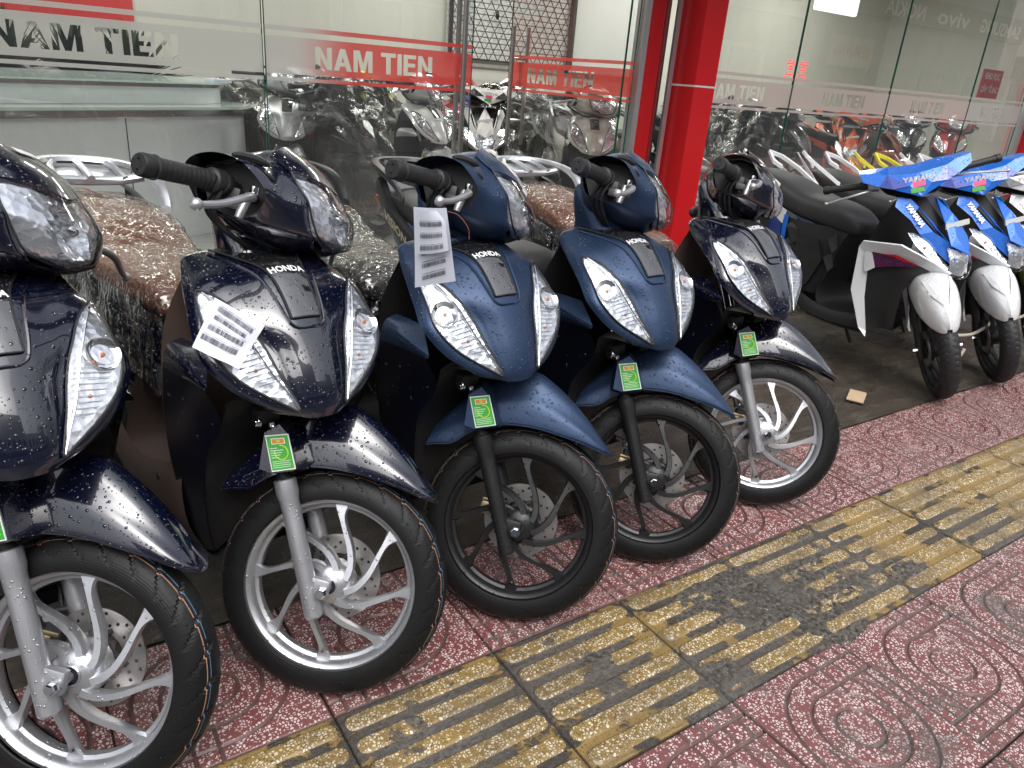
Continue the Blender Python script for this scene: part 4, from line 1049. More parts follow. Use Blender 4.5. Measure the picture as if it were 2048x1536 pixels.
kp = empty('brand_plate', (4.31, FY-.048, 0), label='grey plate with black lettering at the foot of the window, right of the red column', cat='sign plate')
MB().box((.28, 0, .158), (.56, .012, .075)).build('plate', 'step_tile', kp, smooth=False)
tm = text_mesh('YAMAHA', .046, 0, .0022); tm.transform(Matrix.Rotation(pi/2, 4, 'X')); tm.transform(Matrix.Translation((.06, -.0075, .142))); link('lettering', tm, 'ink', kp, False)
# ------------------------------------------------------------------ shop interior
MB().add([(-6, 8.6, FZ), (14, 8.6, FZ), (14, 8.6, 3.4), (-6, 8.6, 3.4)], [(0, 1, 2, 3)]).build('back_wall', 'cream_wall', kind='structure', smooth=False)
MB().add([(14, 8.6, FZ), (14, 4.0, FZ), (14, 4.0, 3.4), (14, 8.6, 3.4)], [(0, 1, 2, 3)]).build('side_wall_right', 'cream_wall', kind='structure', smooth=False)
MB().add([(-6, 8.6, FZ), (-6, 4.0, FZ), (-6, 4.0, 3.4), (-6, 8.6, 3.4)], [(0, 1, 2, 3)]).build('side_wall_left', 'cream_wall', kind='structure', smooth=False)
MB().add([(-6, 3.9, 3.3), (14, 3.9, 3.3), (14, 8.6, 3.3), (-6, 8.6, 3.3)], [(0, 1, 2, 3)]).build('shop_ceiling', 'ceiling_white', kind='structure', smooth=False)
for k, (x, y) in enumerate(((0, 5.6), (2.6, 5.6), (5.2, 5.6), (7.8, 5.6), (10.6, 5.6), (1.2, 7.4), (4.4, 7.4), (7.6, 7.4), (10.8, 7.4))):  # out-of-view lamps added to brighten the shop interior
    t = empty('ceiling_lamp', (x, y, 3.27), label='lit rectangular ceiling lamp inside the shop, above the picture', cat='lamp', group='ceiling lamps in the shop')
    MB().box((0, 0, 0), (1.2, .3, .04)).build('lamp_housing', 'ceiling_white', t, smooth=False)
    MB().add([(-.57, -.13, -.024), (.57, -.13, -.024), (.57, .13, -.024), (-.57, .13, -.024)], [(0, 3, 2, 1)]).build('diffuser', 'lamp_white', t, smooth=False, fix=False)
    al = bpy.data.lights.new('lamp_light', 'AREA'); al.shape = 'RECTANGLE'; al.size = 1.15; al.size_y = .28; al.energy = 31; al.color = (1, .985, .94)
    lo = bpy.data.objects.new('lamp_light', al); COL.objects.link(lo); lo.parent = t; lo.location = (0, 0, -.05)
# slatted panel with black lattice
sw = empty('display_wall', (4.82, 8.50, 0), label='white slatted display board with black diamond lattice', cat='display board')
for k in range(26):
    MB().box((.9, .02, 1.46+.062*k), (1.84, .02, .052)).build('slat', 'white_wall', sw, smooth=False)
for (x, z, sx, sz) in ((0, 2.2, .045, 1.6), (1.82, 2.2, .05, 1.6)): MB().box((x, -.05, z), (sx, .03, sz)).build('lattice_frame', 'black_wire', sw, smooth=False)
mb = MB().tube([(0, -.05, 1.42), (1.82, -.05, 1.42)], .010, 6); mb.build('lattice_rail', 'black_wire', sw)
mb = MB()
for s in (-1, 1):
    for k in range(-14, 20):
        x0 = k*.135; p0, p1 = (x0, 1.42), (x0+s*1.0, 3.05)
        a, b_ = 0, 1
        for (lo_, hi_) in ((0, 1.82),):
            dx = p1[0]-p0[0]; t0, t1 = sorted(((lo_-p0[0])/dx, (hi_-p0[0])/dx)); a, b_ = max(a, t0), min(b_, t1)
        if b_ > a: mb.tube([(p0[0]+dx*a, -.055-.004*s, p0[1]+1.63*a), (p0[0]+dx*b_, -.055-.004*s, p0[1]+1.63*b_)], .0058, 5)
mb.build('lattice_bars', 'black_wire', sw, kind='stuff')
for x, z, m_ in ((.62, 1.93, 'black_wire'), (.54, 2.2, 'red_plastic')): MB().ball((x, -.08, z), .035, 10, (.8, .5, 1.5)).build('hanging_part', m_, sw)
wb = empty('wall_board', (6.75, 8.50, 0), label='plain white wall board right of the lattice', cat='wall board')
MB().box((.65, 0, 2.2), (1.5, .03, 1.66)).build('board', 'white_wall', wb, smooth=False)
MB().box((-.12, -.01, 2.2), (.03, .05, 1.7)).build('board_edge', 'black_wire', wb, smooth=False)
rb = empty('wall_banner', (-1.6, 8.55, 0), label='red banner with white shop name high on the back wall at left', cat='banner')
MB().box((1.75, 0, 1.95), (2.55, .02, .98)).build('banner_sheet', 'hot_red', rb, smooth=False)
tm = text_mesh('NAM TIEN', .26, 0, .006, sx=.8); tm.transform(Matrix.Rotation(pi/2, 4, 'X')); tm.transform(Matrix.Translation((1.25, -.013, 2.0))); link('lettering', tm, 'emblem_white', rb, False)
# reception counter
ct = empty('reception_counter', (.62, 5.05, 0), radians(28.5), label='curved two-tier grey reception counter with green glass tops', cat='counter')
def stadium(x0, x1, yb, r, n=14): return [(x0, yb-r), ]+[(x1-r+r*cos(a), yb+r*sin(a)) for a in [-pi/2+pi*i/n for i in range(n+1)]]+[(x0, yb+r)]
def slab(poly, z0, z1, name, mat, parent, bev=0):
    return MB().prism(poly, lambda u, v, t: (u, v, t), z0, z1).build(name, mat, parent, 40)
slab(stadium(-3.2, 1.44, .62, .60), FZ, .885, 'lower_body', 'counter_panel', ct); slab(stadium(-3.2, 1.48, .62, .63), .885, .925, 'lower_trim', 'steel', ct)
slab(stadium(-3.2, 1.51, .62, .65), .926, .942, 'lower_glass_top', 'counter_glass', ct)
slab(stadium(-3.2, 1.34, .70, .50), .943, 1.045, 'upper_body', 'counter_panel', ct); slab(stadium(-3.2, 1.37, .70, .525), 1.045, 1.068, 'upper_trim', 'steel', ct); slab(stadium(-3.2, 1.40, .70, .54), 1.069, 1.08, 'upper_glass_top', 'counter_glass', ct)
MB().box((.16, .0185, .5), (.004, .006, .76)).build('panel_joint', 'joint_dark', ct, smooth=False)
pt = empty('paper_stack', (1.46, 5.80, 1.08), .5, label='small pile of papers on the counter top', cat='papers'); MB().box((0, 0, .012), (.16, .1, .022)).build('sheets', 'paper', pt, smooth=False)
rp = random.Random(11)
flat('leaf_green', (.018, .05, .015), .5); flat('leaf_dark', (.010, .028, .012), .5)
for k, (x, y, h) in enumerate(((.25, 7.2, .66), (.75, 7.4, .60), (1.2, 7.5, .60))):
    t = empty('potted_plant', (x, y, .95), label=['tall leafy green plant behind the left end of the counter', 'leafy green plant behind the middle of the counter', 'small leafy plant behind the right end of the counter'][k], cat='plant', group='plants behind the counter')
    MB().lathe([(0, -.1), (.07, -.1), (.09, .04), (.08, .04), (0, .03)], (0, 0, 0), 'z', 16).build('pot', 'white_part', t)
    MB().box((0, 0, -.47), (.3, .3, .72)).build('plant_stand', 'counter_panel', t, smooth=False)
    mb = MB()
    for i in range(260):
        a = rp.uniform(0, 6.28); el = rp.uniform(.2, 1.5); L = h*rp.uniform(.5, 1); d = Vector((cos(a)*cos(el), sin(a)*cos(el), sin(el))); sd = d.cross(Vector((0, 0, 1))).normalized()*.045
        m0 = d*L*.45; tip = d*L-Vector((0, 0, .06)); mb.add([Vector((0, 0, .03)), m0+sd, tip, m0-sd], [(0, 1, 2, 3)])
    mb.build('leaves', 'leaf_green' if k != 1 else 'leaf_dark', t, kind='stuff')
# a red notice hanging behind the last window
ns = empty('notice_board', (9.05, 4.35, 0), label='red notice with white capital letters behind the last window', cat='notice')
MB().box((.22, 0, 1.575), (.44, .012, .30)).build('notice_sheet', 'hot_red', ns, smooth=False)
for k, t_ in enumerate(('KHU VỰC', 'CẤM ĐỔ RÁC')):
    tm = text_mesh(t_, .085, 0, .003, align='CENTER', sx=.72 if k else .9); tm.transform(Matrix.Rotation(pi/2, 4, 'X')); tm.transform(Matrix.Translation((.22, -.0075, 1.63-.135*k))); link('lettering', tm, 'emblem_white', ns, False)
# glowing dots put in for the reflection of a red LED sign
ls = empty('led_sign', (6.58, 5.0, -.05), label='glowing red LED dot sign hanging inside the second right window', cat='LED sign')
GL = ["0110110","1111111","0011100","0111110","0001000","1111111","1000001","0111110"]
for gx in (0, .20):
    mb = MB()
    for r_, row in enumerate(GL):
        for c_, ch in enumerate(row):
            if ch == '1': mb.box((gx+c_*.020, -.005, 1.66-r_*.024), (.012, .006, .013))
    mb.build('led_dots', 'led_red', ls, smooth=False, kind='stuff')
lb = empty('light_box', (6.72, 4.9, 2.06), label='white rounded light box hanging high inside the first right window', cat='light box')
MB().box((.30, 0, .18), (.66, .05, .36), bev=.02).build('light_face', 'lamp_white', lb)

# ------------------------------------------------------------------ the street opposite (seen mirrored in the windows)
flat('render_grey', (.30, .31, .32), .7); flat('render_cream', (.5, .48, .42), .7); flat('sign_dark', (.05, .055, .06), .4); flat('shutter_grey', (.22, .24, .26), .5); flat('render_white', (.6, .6, .6), .7); flat('sign_letter', (.75, .75, .75), .4); flat('window_dark', (.03, .035, .04), .15)
OPL = ['plain grey shop house across the street at its left end', 'tall cream shop house across the street beside the grey one', 'low white shop house across the street', 'cream shop house across the street with the small lettered sign', 'low grey shop house across the street with the phone shop signs', 'tall white shop house across the street at its right end']
opp = [(-14, 9, 'render_grey', 7, 3.2), (-4.9, 10, 'render_cream', 9, 3.3), (5.2, 9.5, 'render_white', 6.4, 3.2), (14.8, 9.6, 'render_cream', 8, 3.3), (24.5, 15.3, 'render_grey', 6.0, 4.7), (39.9, 9, 'render_white', 9, 3.3)]
for k, (x, w, m_, h, zs) in enumerate(opp):
    r_ = empty('street_house', (x, -10, 0), label=OPL[k], cat='house', group='shop houses across the street')
    MB().box((w/2, -3, h/2), (w-.05, 6, h)).build('wall', m_, r_, smooth=False)
    nw = int(w//1.9)
    for i in range(nw):
        MB().box((.25+(i+.5)*(w-.5)/nw, .02, 1.35), ((w-.5)/nw-.35, .06, 2.6)).build('shutter', 'shutter_grey', r_, smooth=False)
        if h > 6.2: MB().box((.25+(i+.5)*(w-.5)/nw, .02, 4.9), ((w-.5)/nw-.8, .06, 1.3)).build('window', 'window_dark', r_, smooth=False)
    MB().box((w/2, .12, zs), (w-.3, .24, .95)).build('shop_sign', 'sign_dark', r_, smooth=False)
    def osign(t_, x0, x1, z, s_):
        tm = text_mesh(t_, s_, 0, .014); wd = max(v.co.x for v in tm.vertices)
        for v in tm.vertices: v.co = Vector((x1-x-v.co.x*(x1-x0)/wd, .25, z-zs+zs+v.co.y))
        link('lettering', tm, 'sign_letter', r_, False)
    if k == 4:
        for a_ in (('NOKIA', 28.4, 31.2, 4.4, .7), ('vivo', 32.1, 34.6, 4.4, .8), ('SAMSUNG', 35.6, 39.2, 4.4, .7)): osign(*a_)
        MB().box((2.3, .3, 2.95), (2.6, .1, 1.0)).build('hanging_sign', 'render_cream', r_, smooth=False)
        tm = text_mesh('BÊ HƯƠNG', .5, 0, .014); wd = max(v.co.x for v in tm.vertices)
        for v in tm.vertices: v.co = Vector((3.4-v.co.x*2.2/wd, .36, 2.8+v.co.y))
        link('lettering', tm, 'hot_red', r_, False)
MB().box((12, -6.6, -.02), (80, 6.6, .03)).build('street', 'asphalt', kind='structure', smooth=False)

# ------------------------------------------------------------------ the five scooters
POSES = [(-.03, 1.247, -80.9, -1.6, 44.5), (.444, 1.265, -81.7, -3.2, 45.4), (.946, 1.263, -86.7, 0, 47.1), (1.429, 1.281, -88.4, -.4, 47.6), (1.997, 1.335, -89.2, 0, 47.8)]
def tweak(p, d):
    x, y, yw, ln, st = p; a0, a1 = radians(yw), radians(yw+d)      # swing the rear about the apron
    return (x-.15*cos(a0)+.15*cos(a1), y-.15*sin(a0)+.15*sin(a1), yw+d, ln, st-d*.9)
POSES = [tweak(p, d) for p, d in zip(POSES, (1.0, 1.3, 1.0, 1.0, .8))]
BLUE = {'navy_paint': 'matte_blue_paint', 'alloy_silver': 'alloy_black', 'fork_silver': 'alloy_black', 'brown_vinyl': 'black_vinyl', 'brown_plastic': 'black_plastic'}
LAB = ['glossy navy scooter cut off by the left edge of the photo, nearest to the camera', 'glossy navy scooter with a creased barcode paper over its corner lamp, second from the left',
       'matte blue scooter with long barcode papers hanging from its brake lever', 'matte blue scooter with black wheel and no paper, in front of the red pillar', 'glossy navy scooter with silver wheel at the right end of the row of five']
def copy_map(o, parent, mp):
    c = o.copy(); COL.objects.link(c); c.parent = parent; mp[o.name] = c
    for ch in list(o.children): copy_map(ch, c, mp)
    return c
proto, SPn = build_scooter()
fleet = [(proto, SPn)]
for k in range(4):
    mp = {}; r_ = copy_map(proto, None, mp); fleet.append((r_, [mp[o.name] for o in SPn]))
for k, (r_, sps) in enumerate(fleet):
    pose(r_, sps, *POSES[k]); setp(r_, LAB[k], 'scooter', 'dark blue scooters parked in a row across the pavement')
    if k in (2, 3): recolor(r_, BLUE)
covers = []
for k in (1, 2, 4):
    c = wrap_seat(None); c.matrix_world = fleet[k][0].matrix_world; covers.append(c)
LC = {1: 'rain-spotted clear plastic sheet over the brown seat of the navy scooter with the creased paper', 2: 'wet clear plastic sheet over the dark seat of the matte blue scooter with hanging papers', 4: 'crumpled clear plastic sheet over the brown seat of the rightmost navy scooter'}
for k, c in zip((1, 2, 4), covers): setp(c, LC[k], 'plastic cover', 'clear plastic sheets over scooter seats')

# ------------------------------------------------------------------ the angular scooters on the right, and the machines in the show room
b = NB('purple_mesh'); v = b.vor(b.obj(), 90, 'Distance', 'DISTANCE_TO_EDGE'); c = b.mix(b.math('GREATER_THAN', v, .08), (.14, .03, .10), (.05, .012, .05)); b.done(b.pr(Base__Color=c, Roughness=.3))
def facets(parent, name, mat, pts, faces, thick=.006, ang=12, bev=0):
    """panel made of flat facets, given thickness along -x"""
    mb = MB(); n = len(pts); mb.add(pts, faces)
    me = mb.mesh(); bm = bmesh.new(); bm.from_mesh(me); bmesh.ops.recalc_face_normals(bm, faces=bm.faces)
    if sum(f.normal.x*f.calc_area() for f in bm.faces) < 0 and abs(sum(f.normal.x for f in bm.faces)) > .2*abs(sum(f.normal.y for f in bm.faces)): bmesh.ops.reverse_faces(bm, faces=bm.faces[:])
    bmesh.ops.solidify(bm, geom=bm.faces[:], thickness=thick); bm.to_mesh(me); bm.free()
    return link(name, me, mat, parent, True, ang)
def sym(parent, name, mat, pts, faces, **kw):
    out = []
    for s in (-1, 1): out.append(facets(parent, name, mat, [(x, y*s, z) for x, y, z in pts], faces, **kw))
    return out
def build_sharp():
    root = empty('sharp_scooter'); SPs = []
    def sp(o): SPs.append(o); return o
    wh = sp(rim_mesh(nsp=5, rim=.186, thin=True).build('front_wheel', 'alloy_black', root, 40))
    tyre_mesh(w=.044, N=480, zig=True).build('tyre', 'black_rubber', wh, 50)
    link('brake_disc', disc_mesh(.085), 'disc_steel', wh, False).location = (0, -.085, 0)
    for s in (-1, 1):
        base = Vector((-.035, .066*s, .245)); p = lambda t: base+AX*t
        MB().tube([p(-.06), p(-.05), p(.2), p(.23), p(.40)], [.015, .019, .019, .022, .014], 14).build('x', 'dry_black_plastic', root); o = COL.objects[-1] if False else bpy.data.objects['x']; o.name = 'fork_leg'; sp(o)
        MB().lathe([(0, -.01), (.009, -.01), (.009, .012), (0, .012)], (0, s*.095, RW), 'y', 6).build('axle_nut', 'chrome', o)
    # fender: smooth shell with a raised centre spine running into a pointed tip
    fr = []
    for x, zr, zl, hw in ((-.17, .545, .50, .078), (-.14, .580, .488, .086), (-.06, .606, .468, .090), (.02, .606, .450, .090), (.08, .580, .436, .082), (.13, .545, .424, .068), (.17, .505, .416, .050), (.195, .468, .412, .030), (.205, .435, .415, .012)):
        h = zr-zl; fr.append(both([(x, 0, zr), (x-.002, .20*hw, zr-.002), (x-.006, .62*hw, zr-.10*h), (x-.008, .86*hw, zr-.30*h), (x-.008, .98*hw, zr-.65*h), (x-.010, hw*.97, zl)]))
    fg = sgrid(fr, 3, 4); fi = [[(x, y*.95, z-.005) for x, y, z in r] for r in fg]; fmb = MB().grid(fg); fmb.grid(fi, flip=True)
    for k in (0, -1):
        for i in range(len(fg)-1): fmb.add([fg[i][k], fg[i+1][k], fi[i+1][k], fi[i][k]], [(0, 1, 2, 3)])
    sp(fmb.build('front_fender', 'white_paint', root, 50))
    for s in (-1, 1):
        sp(facets(root, 'fender_ridge', 'white_paint', [(.155, s*.010, .528), (.10, s*.050, .562), (.0, s*.062, .597), (.0, s*.052, .606), (.10, s*.030, .573)], [(0, 1, 4), (1, 2, 3, 4)], thick=.003))
    # bars cowl: kite with two ears
    P_ = [(-.208, 0, .930), (-.262, 0, 1.030), (-.29, .125, 1.036), (-.335, .238, 1.058), (-.305, .232, 1.022), (-.236, .115, .980), (-.228, .045, .985), (-.315, .175, 1.052), (-.40, .23, 1.055), (-.40, .10, 1.05), (-.39, 0, 1.04), (-.268, .17, .995)]
    A = [(0, 6, 1), (0, 5, 6), (5, 11, 2, 6), (6, 2, 1), (11, 4, 3, 7, 2)]; B_ = [(2, 7, 9), (7, 3, 8, 9), (1, 2, 9, 10)]
    cw = sp(facets(root, 'handlebar_cowl', 'blue_paint', P_+[(x, -y, z) for x, y, z in P_], A+B_+[tuple(i+12 for i in f) for f in A+B_], thick=.005, ang=8))
    Dk = [(5, 11, 2, 6)]
    for s in (-1, 1):
        q = [(x+.004, y*s, z+.0015) for x, y, z in (P_[5], P_[11], P_[2], P_[6])]
        facets(cw, 'dark_facet', 'deep_blue_paint', q, [(0, 1, 2, 3)], thick=.002)  # deeper blue overlay paints shade onto the slanted facet
    sp(MB().grid(sgrid([[(-.40, y, 1.04) for y in (-.2, 0, .2)], [(-.45, y, .99) for y in (-.16, 0, .16)], [(-.36, y, .93) for y in (-.12, 0, .12)], [(-.24, y, .93) for y in (-.06, 0, .06)]], 3, 3)).build('cowl_back', 'dry_black_plastic', root))
    tm = text_mesh('YAMAHA', .034, 0, .0018, align='CENTER')
    for v_ in tm.vertices: lx, ly = v_.co.x, v_.co.y; v_.co = Vector((-.238-.10*abs(lx), lx, .998+ly))
    link('maker_name', tm, 'emblem_white', cw, False)
    st_ = []
    for nm, m_, y0, y1, z0, z1 in (('pink_sticker', 'pink_sticker', -.035, .02, .975, .998), ('green_sticker', 'sticker_green', -.045, .012, .952, .974)):
        MB().add([(-.2085-(z-.95)*.52-.10*abs(y), y, z) for y, z in ((y0, z0), (y1, z0+.002), (y1, z1), (y0, z1))], [(0, 1, 2, 3)]).build(nm, m_, cw, smooth=False)
    for s in (-1, 1):
        A_ = Vector((-.36, s*.2, .99)); E_ = Vector((-.43, s*.39, .985)); d = (E_-A_).normalized(); L = (E_-A_).length
        gm = MB().tube([A_+d*t for t in (0, .03, .032, L-.03, L-.028, L-.004, L)], [.021, .021, .0165, .0165, .020, .020, .016], 14)
        gr = sp(gm.build('hand_grip', 'black_rubber', root))
        lp = spline([(-.33, s*.16, .965), (-.31, s*.22, .972), (-.305, s*.28, .966), (-.33, s*.35, .950), (-.345, s*.395, .94)], 4)
        sp(MB().tube(lp, .0058, 8).ball(lp[-1], .009, 10).build('brake_lever', 'cast_silver', root))
    # front: two blue strips, black centre, chin lamp
    sym(root, 'blue_strip', 'blue_paint', [(-.345, .155, .893), (-.332, .172, .850), (-.300, .118, .892), (-.262, .118, .838), (-.252, .145, .800), (-.177, .083, .800), (-.160, .095, .765), (-.200, .125, .745), (-.128, .090, .683), (-.095, .056, .720), (-.053, .050, .628), (-.050, .040, .655), (-.255, .108, .860), (-.150, .085, .775)], [(0, 1, 4, 3), (3, 4, 7, 6), (6, 7, 8), (6, 8, 9), (9, 8, 10, 11), (0, 3, 12, 2), (2, 12, 13, 5), (5, 13, 9)], thick=.006)
    facets(root, 'nose_cover', 'blue_paint', [(-.259, 0, .905), (-.138, .056, .806), (-.138, -.056, .806), (-.072, .068, .718), (-.072, -.068, .718), (-.020, 0, .688), (-.155, 0, .850), (-.080, .040, .760), (-.080, -.040, .760)], [(0, 1, 6), (0, 6, 2), (1, 3, 7, 6), (2, 6, 8, 4), (6, 7, 5), (6, 5, 8), (7, 3, 5), (8, 5, 4)], ang=6)
    facets(root, 'dash_cover', 'black_plastic', [(-.38, .14, .90), (-.38, -.14, .90), (-.30, .09, .86), (-.30, -.09, .86), (-.18, .075, .775), (-.18, -.075, .775), (-.10, .05, .67), (-.10, -.05, .67), (-.31, 0, .90), (-.18, 0, .80)], [(0, 2, 8), (0, 8, 1), (8, 3, 1), (2, 4, 9, 8), (3, 8, 9, 5), (4, 6, 7, 5, 9)])
    chin = MB().grid(sgrid([[(-.085, -.070, .712), (-.045, 0, .700), (-.085, .070, .712)], [(-.050, -.076, .655), (-.005, 0, .645), (-.050, .076, .655)], [(-.040, -.060, .592), (-.006, 0, .580), (-.040, .060, .592)], [(-.07, -.045, .575), (-.05, 0, .562), (-.07, .045, .575)]], 4, 3)).build('headlight', 'lens_clear', root, 50)
    MB().grid(sgrid([[(-.092, -.066, .708), (-.062, 0, .696), (-.092, .066, .708)], [(-.060, -.070, .655), (-.045, 0, .645), (-.060, .070, .655)], [(-.052, -.055, .594), (-.028, 0, .584), (-.052, .055, .594)]], 4, 4)).build('headlight_reflector', 'reflector', chin, 15)
    for s in (-1, 1):
        r = [[(-.235, s*.165, .745), (-.225, s*.135, .745)], [(-.18, s*.165, .70), (-.165, s*.105, .715)], [(-.125, s*.135, .655), (-.115, s*.085, .665)], [(-.06, s*.075, .605), (-.058, s*.066, .612)]]
        lp = MB().grid(sgrid([[tuple(Vector(p)+Vector((.008, 0, .006))) for p in q] for q in r], 3, 3)).build('corner_lamp', 'lens_clear', root)
        MB().grid(sgrid(r, 3, 3)).build('lamp_reflector', 'reflector', lp)
        MB().ball((-.155, s*.13, .692), .008, 8).build('indicator_bulb', 'amber', lp)
        # white shield frame, graphic, black inner panel
        fr_ = [(-.45, .20, .635), (-.43, .208, .666), (-.22, .208, .690), (-.10, .125, .636), (-.040, .058, .592), (-.085, .065, .570), (-.15, .115, .600), (-.235, .185, .636), (-.385, .186, .622), (-.395, .182, .59), (-.365, .178, .40), (-.315, .166, .235), (-.305, .175, .210), (-.345, .192, .25), (-.435, .20, .42)]
        facets(root, 'shield_frame', 'white_paint', [(x, y*s, z) for x, y, z in fr_], [(0, 1, 8, 9), (1, 2, 7, 8), (2, 3, 6, 7), (3, 4, 5, 6), (0, 9, 10, 14), (14, 10, 11, 13), (13, 11, 12)], thick=.010)
        gp = [(-.37, .196, .618), (-.24, .194, .636), (-.15, .134, .600), (-.24, .182, .585), (-.34, .190, .555)]
        gr_ = facets(root, 'shield_graphic', 'purple_mesh', [(x, y*s, z) for x, y, z in gp], [(0, 1, 2, 3, 4)], thick=.003)
        facets(gr_, 'red_edge', 'red_plastic', [(x, y*s+s*.002, z) for x, y, z in ((-.33, .199, .627), (-.24, .197, .640), (-.16, .140, .608), (-.175, .144, .600), (-.245, .196, .628))], [(0, 1, 4), (1, 2, 3, 4)], thick=.002)
        facets(root, 'shield_white', 'white_paint', [(x, y*s, z) for x, y, z in ((-.41, .198, .620), (-.37, .198, .619), (-.34, .192, .555), (-.385, .194, .52), (-.40, .196, .55))], [(0, 1, 2, 3, 4)], thick=.003)
        R = [[(-.065, .055, .58), (-.14, .10, .60), (-.25, .165, .60), (-.41, .175, .56)], [(-.11, .09, .56), (-.17, .13, .55), (-.26, .165, .55), (-.40, .175, .50)], [(-.19, .13, .50), (-.23, .15, .49), (-.30, .165, .47), (-.39, .175, .42)], [(-.21, .12, .38), (-.24, .14, .37), (-.29, .155, .36), (-.36, .17, .34)], [(-.22, .10, .27), (-.24, .12, .265), (-.27, .13, .26), (-.31, .16, .24)]]
        MB().grid(sgrid([[(x, y*s, z) for x, y, z in r] for r in R], 3, 3)).build('inner_panel', 'dry_black_plastic', root)
        # black side cover with raised slanted ribs and an upright plate
        R = [[(-.60, .095, .68), (-.80, .145, .675), (-1.0, .158, .685), (-1.25, .148, .75)], [(-.64, .11, .58), (-.80, .150, .58), (-1.0, .160, .58), (-1.2, .150, .64)], [(-.66, .115, .46), (-.80, .150, .46), (-1.0, .158, .46), (-1.15, .145, .53)], [(-.72, .115, .31), (-.82, .140, .31), (-.98, .140, .33), (-1.08, .13, .42)]]
        scv = MB().grid(sgrid([[(x, y*s, z) for x, y, z in r] for r in R], 3, 3)).build('side_cover', 'black_plastic', root)
        facets(scv, 'upright_plate', 'black_plastic', [(x, y*s, z) for x, y, z in ((-.745, .150, .60), (-.86, .170, .60), (-.88, .172, .40), (-.82, .162, .315), (-.755, .150, .36), (-.70, .14, .50))], [(0, 1, 2, 3, 4, 5)], thick=.012)
        for zz in (.60, .515, .43):
            facets(scv, 'slanted_rib', 'black_plastic', [(x, y*s, z) for x, y, z in ((-.955, .182, zz+.035), (-.90, .170, zz-.05), (-.875, .158, zz-.03), (-.89, .160, zz+.03), (-.94, .162, zz+.06))], [(0, 1, 2, 3), (0, 3, 4)], thick=.010)
        for zz in (.60, .50):
            facets(scv, 'slanted_rib', 'black_plastic', [(x, y*s, z) for x, y, z in ((-.69, .150, zz+.02), (-.655, .135, zz-.05), (-.64, .118, zz-.02), (-.66, .125, zz+.05))], [(0, 1, 2, 3)], thick=.010)
        facets(root, 'blue_stripe', 'blue_paint', [(x, y*s, z) for x, y, z in ((-.97, .168, .69), (-1.0, .170, .69), (-.985, .175, .50), (-.93, .172, .34), (-.915, .172, .35), (-.955, .176, .50))], [(0, 1, 2, 5), (5, 2, 3, 4)], thick=.004)
        facets(root, 'tail_panel', 'white_paint', [(x, y*s, z) for x, y, z in ((-.99, .165, .71), (-1.40, .115, .84), (-1.36, .12, .78), (-1.0, .168, .64))], [(0, 1, 2, 3)], thick=.004)
        facets(root, 'tail_panel_blue', 'deep_blue_paint', [(x, y*s, z) for x, y, z in ((-1.0, .170, .635), (-1.33, .124, .77), (-1.25, .13, .66), (-1.0, .168, .55))], [(0, 1, 2, 3)], thick=.004)
        # grab handle: sharp bent bar
        bar = [(-1.10, .15, .83), (-1.27, .155, .905), (-1.40, .14, .955), (-1.47, .10, .975), (-1.405, .085, .925), (-1.36, .11, .90)]
        mbb = MB()
        rws = [[Vector((x, y*s, z))+Vector(o_) for o_ in ((0, .012*s, -.004), (0, .006*s, .012), (0, -.010*s, .010), (0, -.010*s, -.010))] for x, y, z in bar]
        mbb.grid(rws, cu=True, cap0=True, cap1=True); mbb.build('grab_handle', 'white_paint', root, 20)
        facets(root, 'tail_fin', 'white_paint', [(x, y*s, z) for x, y, z in ((-1.50, .12, .97), (-1.28, .165, .80), (-1.22, .165, .79), (-1.30, .16, .85))], [(0, 1, 2, 3)], thick=.008)
        tm = text_mesh('YAMAHA', .034, 0, .0018, align='CENTER')
        if True:
            a0, a1 = Vector((-.325, s*.137, .878)), Vector((-.16, s*.103, .735)); d = (a1-a0); L = d.length; d.normalize(); up = Vector((.35, s*.75, .55)).normalized(); nn = Vector((.75, s*.45, .5)).normalized()
            for v_ in tm.vertices:
                lx, ly = v_.co.x, v_.co.y-.012; lx *= (1 if s < 0 else -1); v_.co = a0+d*(L*.42+lx*.9)+d.cross(nn).normalized()*(-ly if True else ly)*(1 if s < 0 else -1)*(1 if s < 0 else -1)+nn*.012
            link('maker_name', tm, 'emblem_white', root, False)
    facets(root, 'hook_plate', 'white_part', [(-.125, -.070, .805), (-.105, .055, .835), (-.10, .060, .812), (-.12, -.065, .782)], [(0, 1, 2, 3)], thick=.006)
    R = [[(-.36, y, .88) for y in (-.14, 0, .14)], [(-.42, y, .70) for y in (-.17, 0, .17)], [(-.435, y, .50) for y in (-.175, 0, .175)], [(-.40, y, .30) for y in (-.165, 0, .165)], [(-.50, y, .27) for y in (-.165, 0, .165)], [(-.66, y, .28) for y in (-.15, 0, .15)], [(-.70, y, .40) for y in (-.125, 0, .125)], [(-.62, y, .66) for y in (-.10, 0, .10)]]
    MB().grid(sgrid(R, 3, 3)).build('leg_shield', 'black_plastic', root)
    for s in (-1, 1):
        R = [[(-.40, .165, .30), (-.55, .168, .275), (-.72, .155, .29), (-.95, .14, .36)], [(-.36, .17, .235), (-.55, .175, .215), (-.72, .165, .225), (-.95, .13, .28)], [(-.36, .10, .20), (-.55, .10, .18), (-.72, .1, .19), (-.95, .08, .24)]]
        MB().grid(sgrid([[(x, y*s, z) for x, y, z in r] for r in R], 3, 3)).build('floor_skirt', 'black_plastic', root)
    sr = []
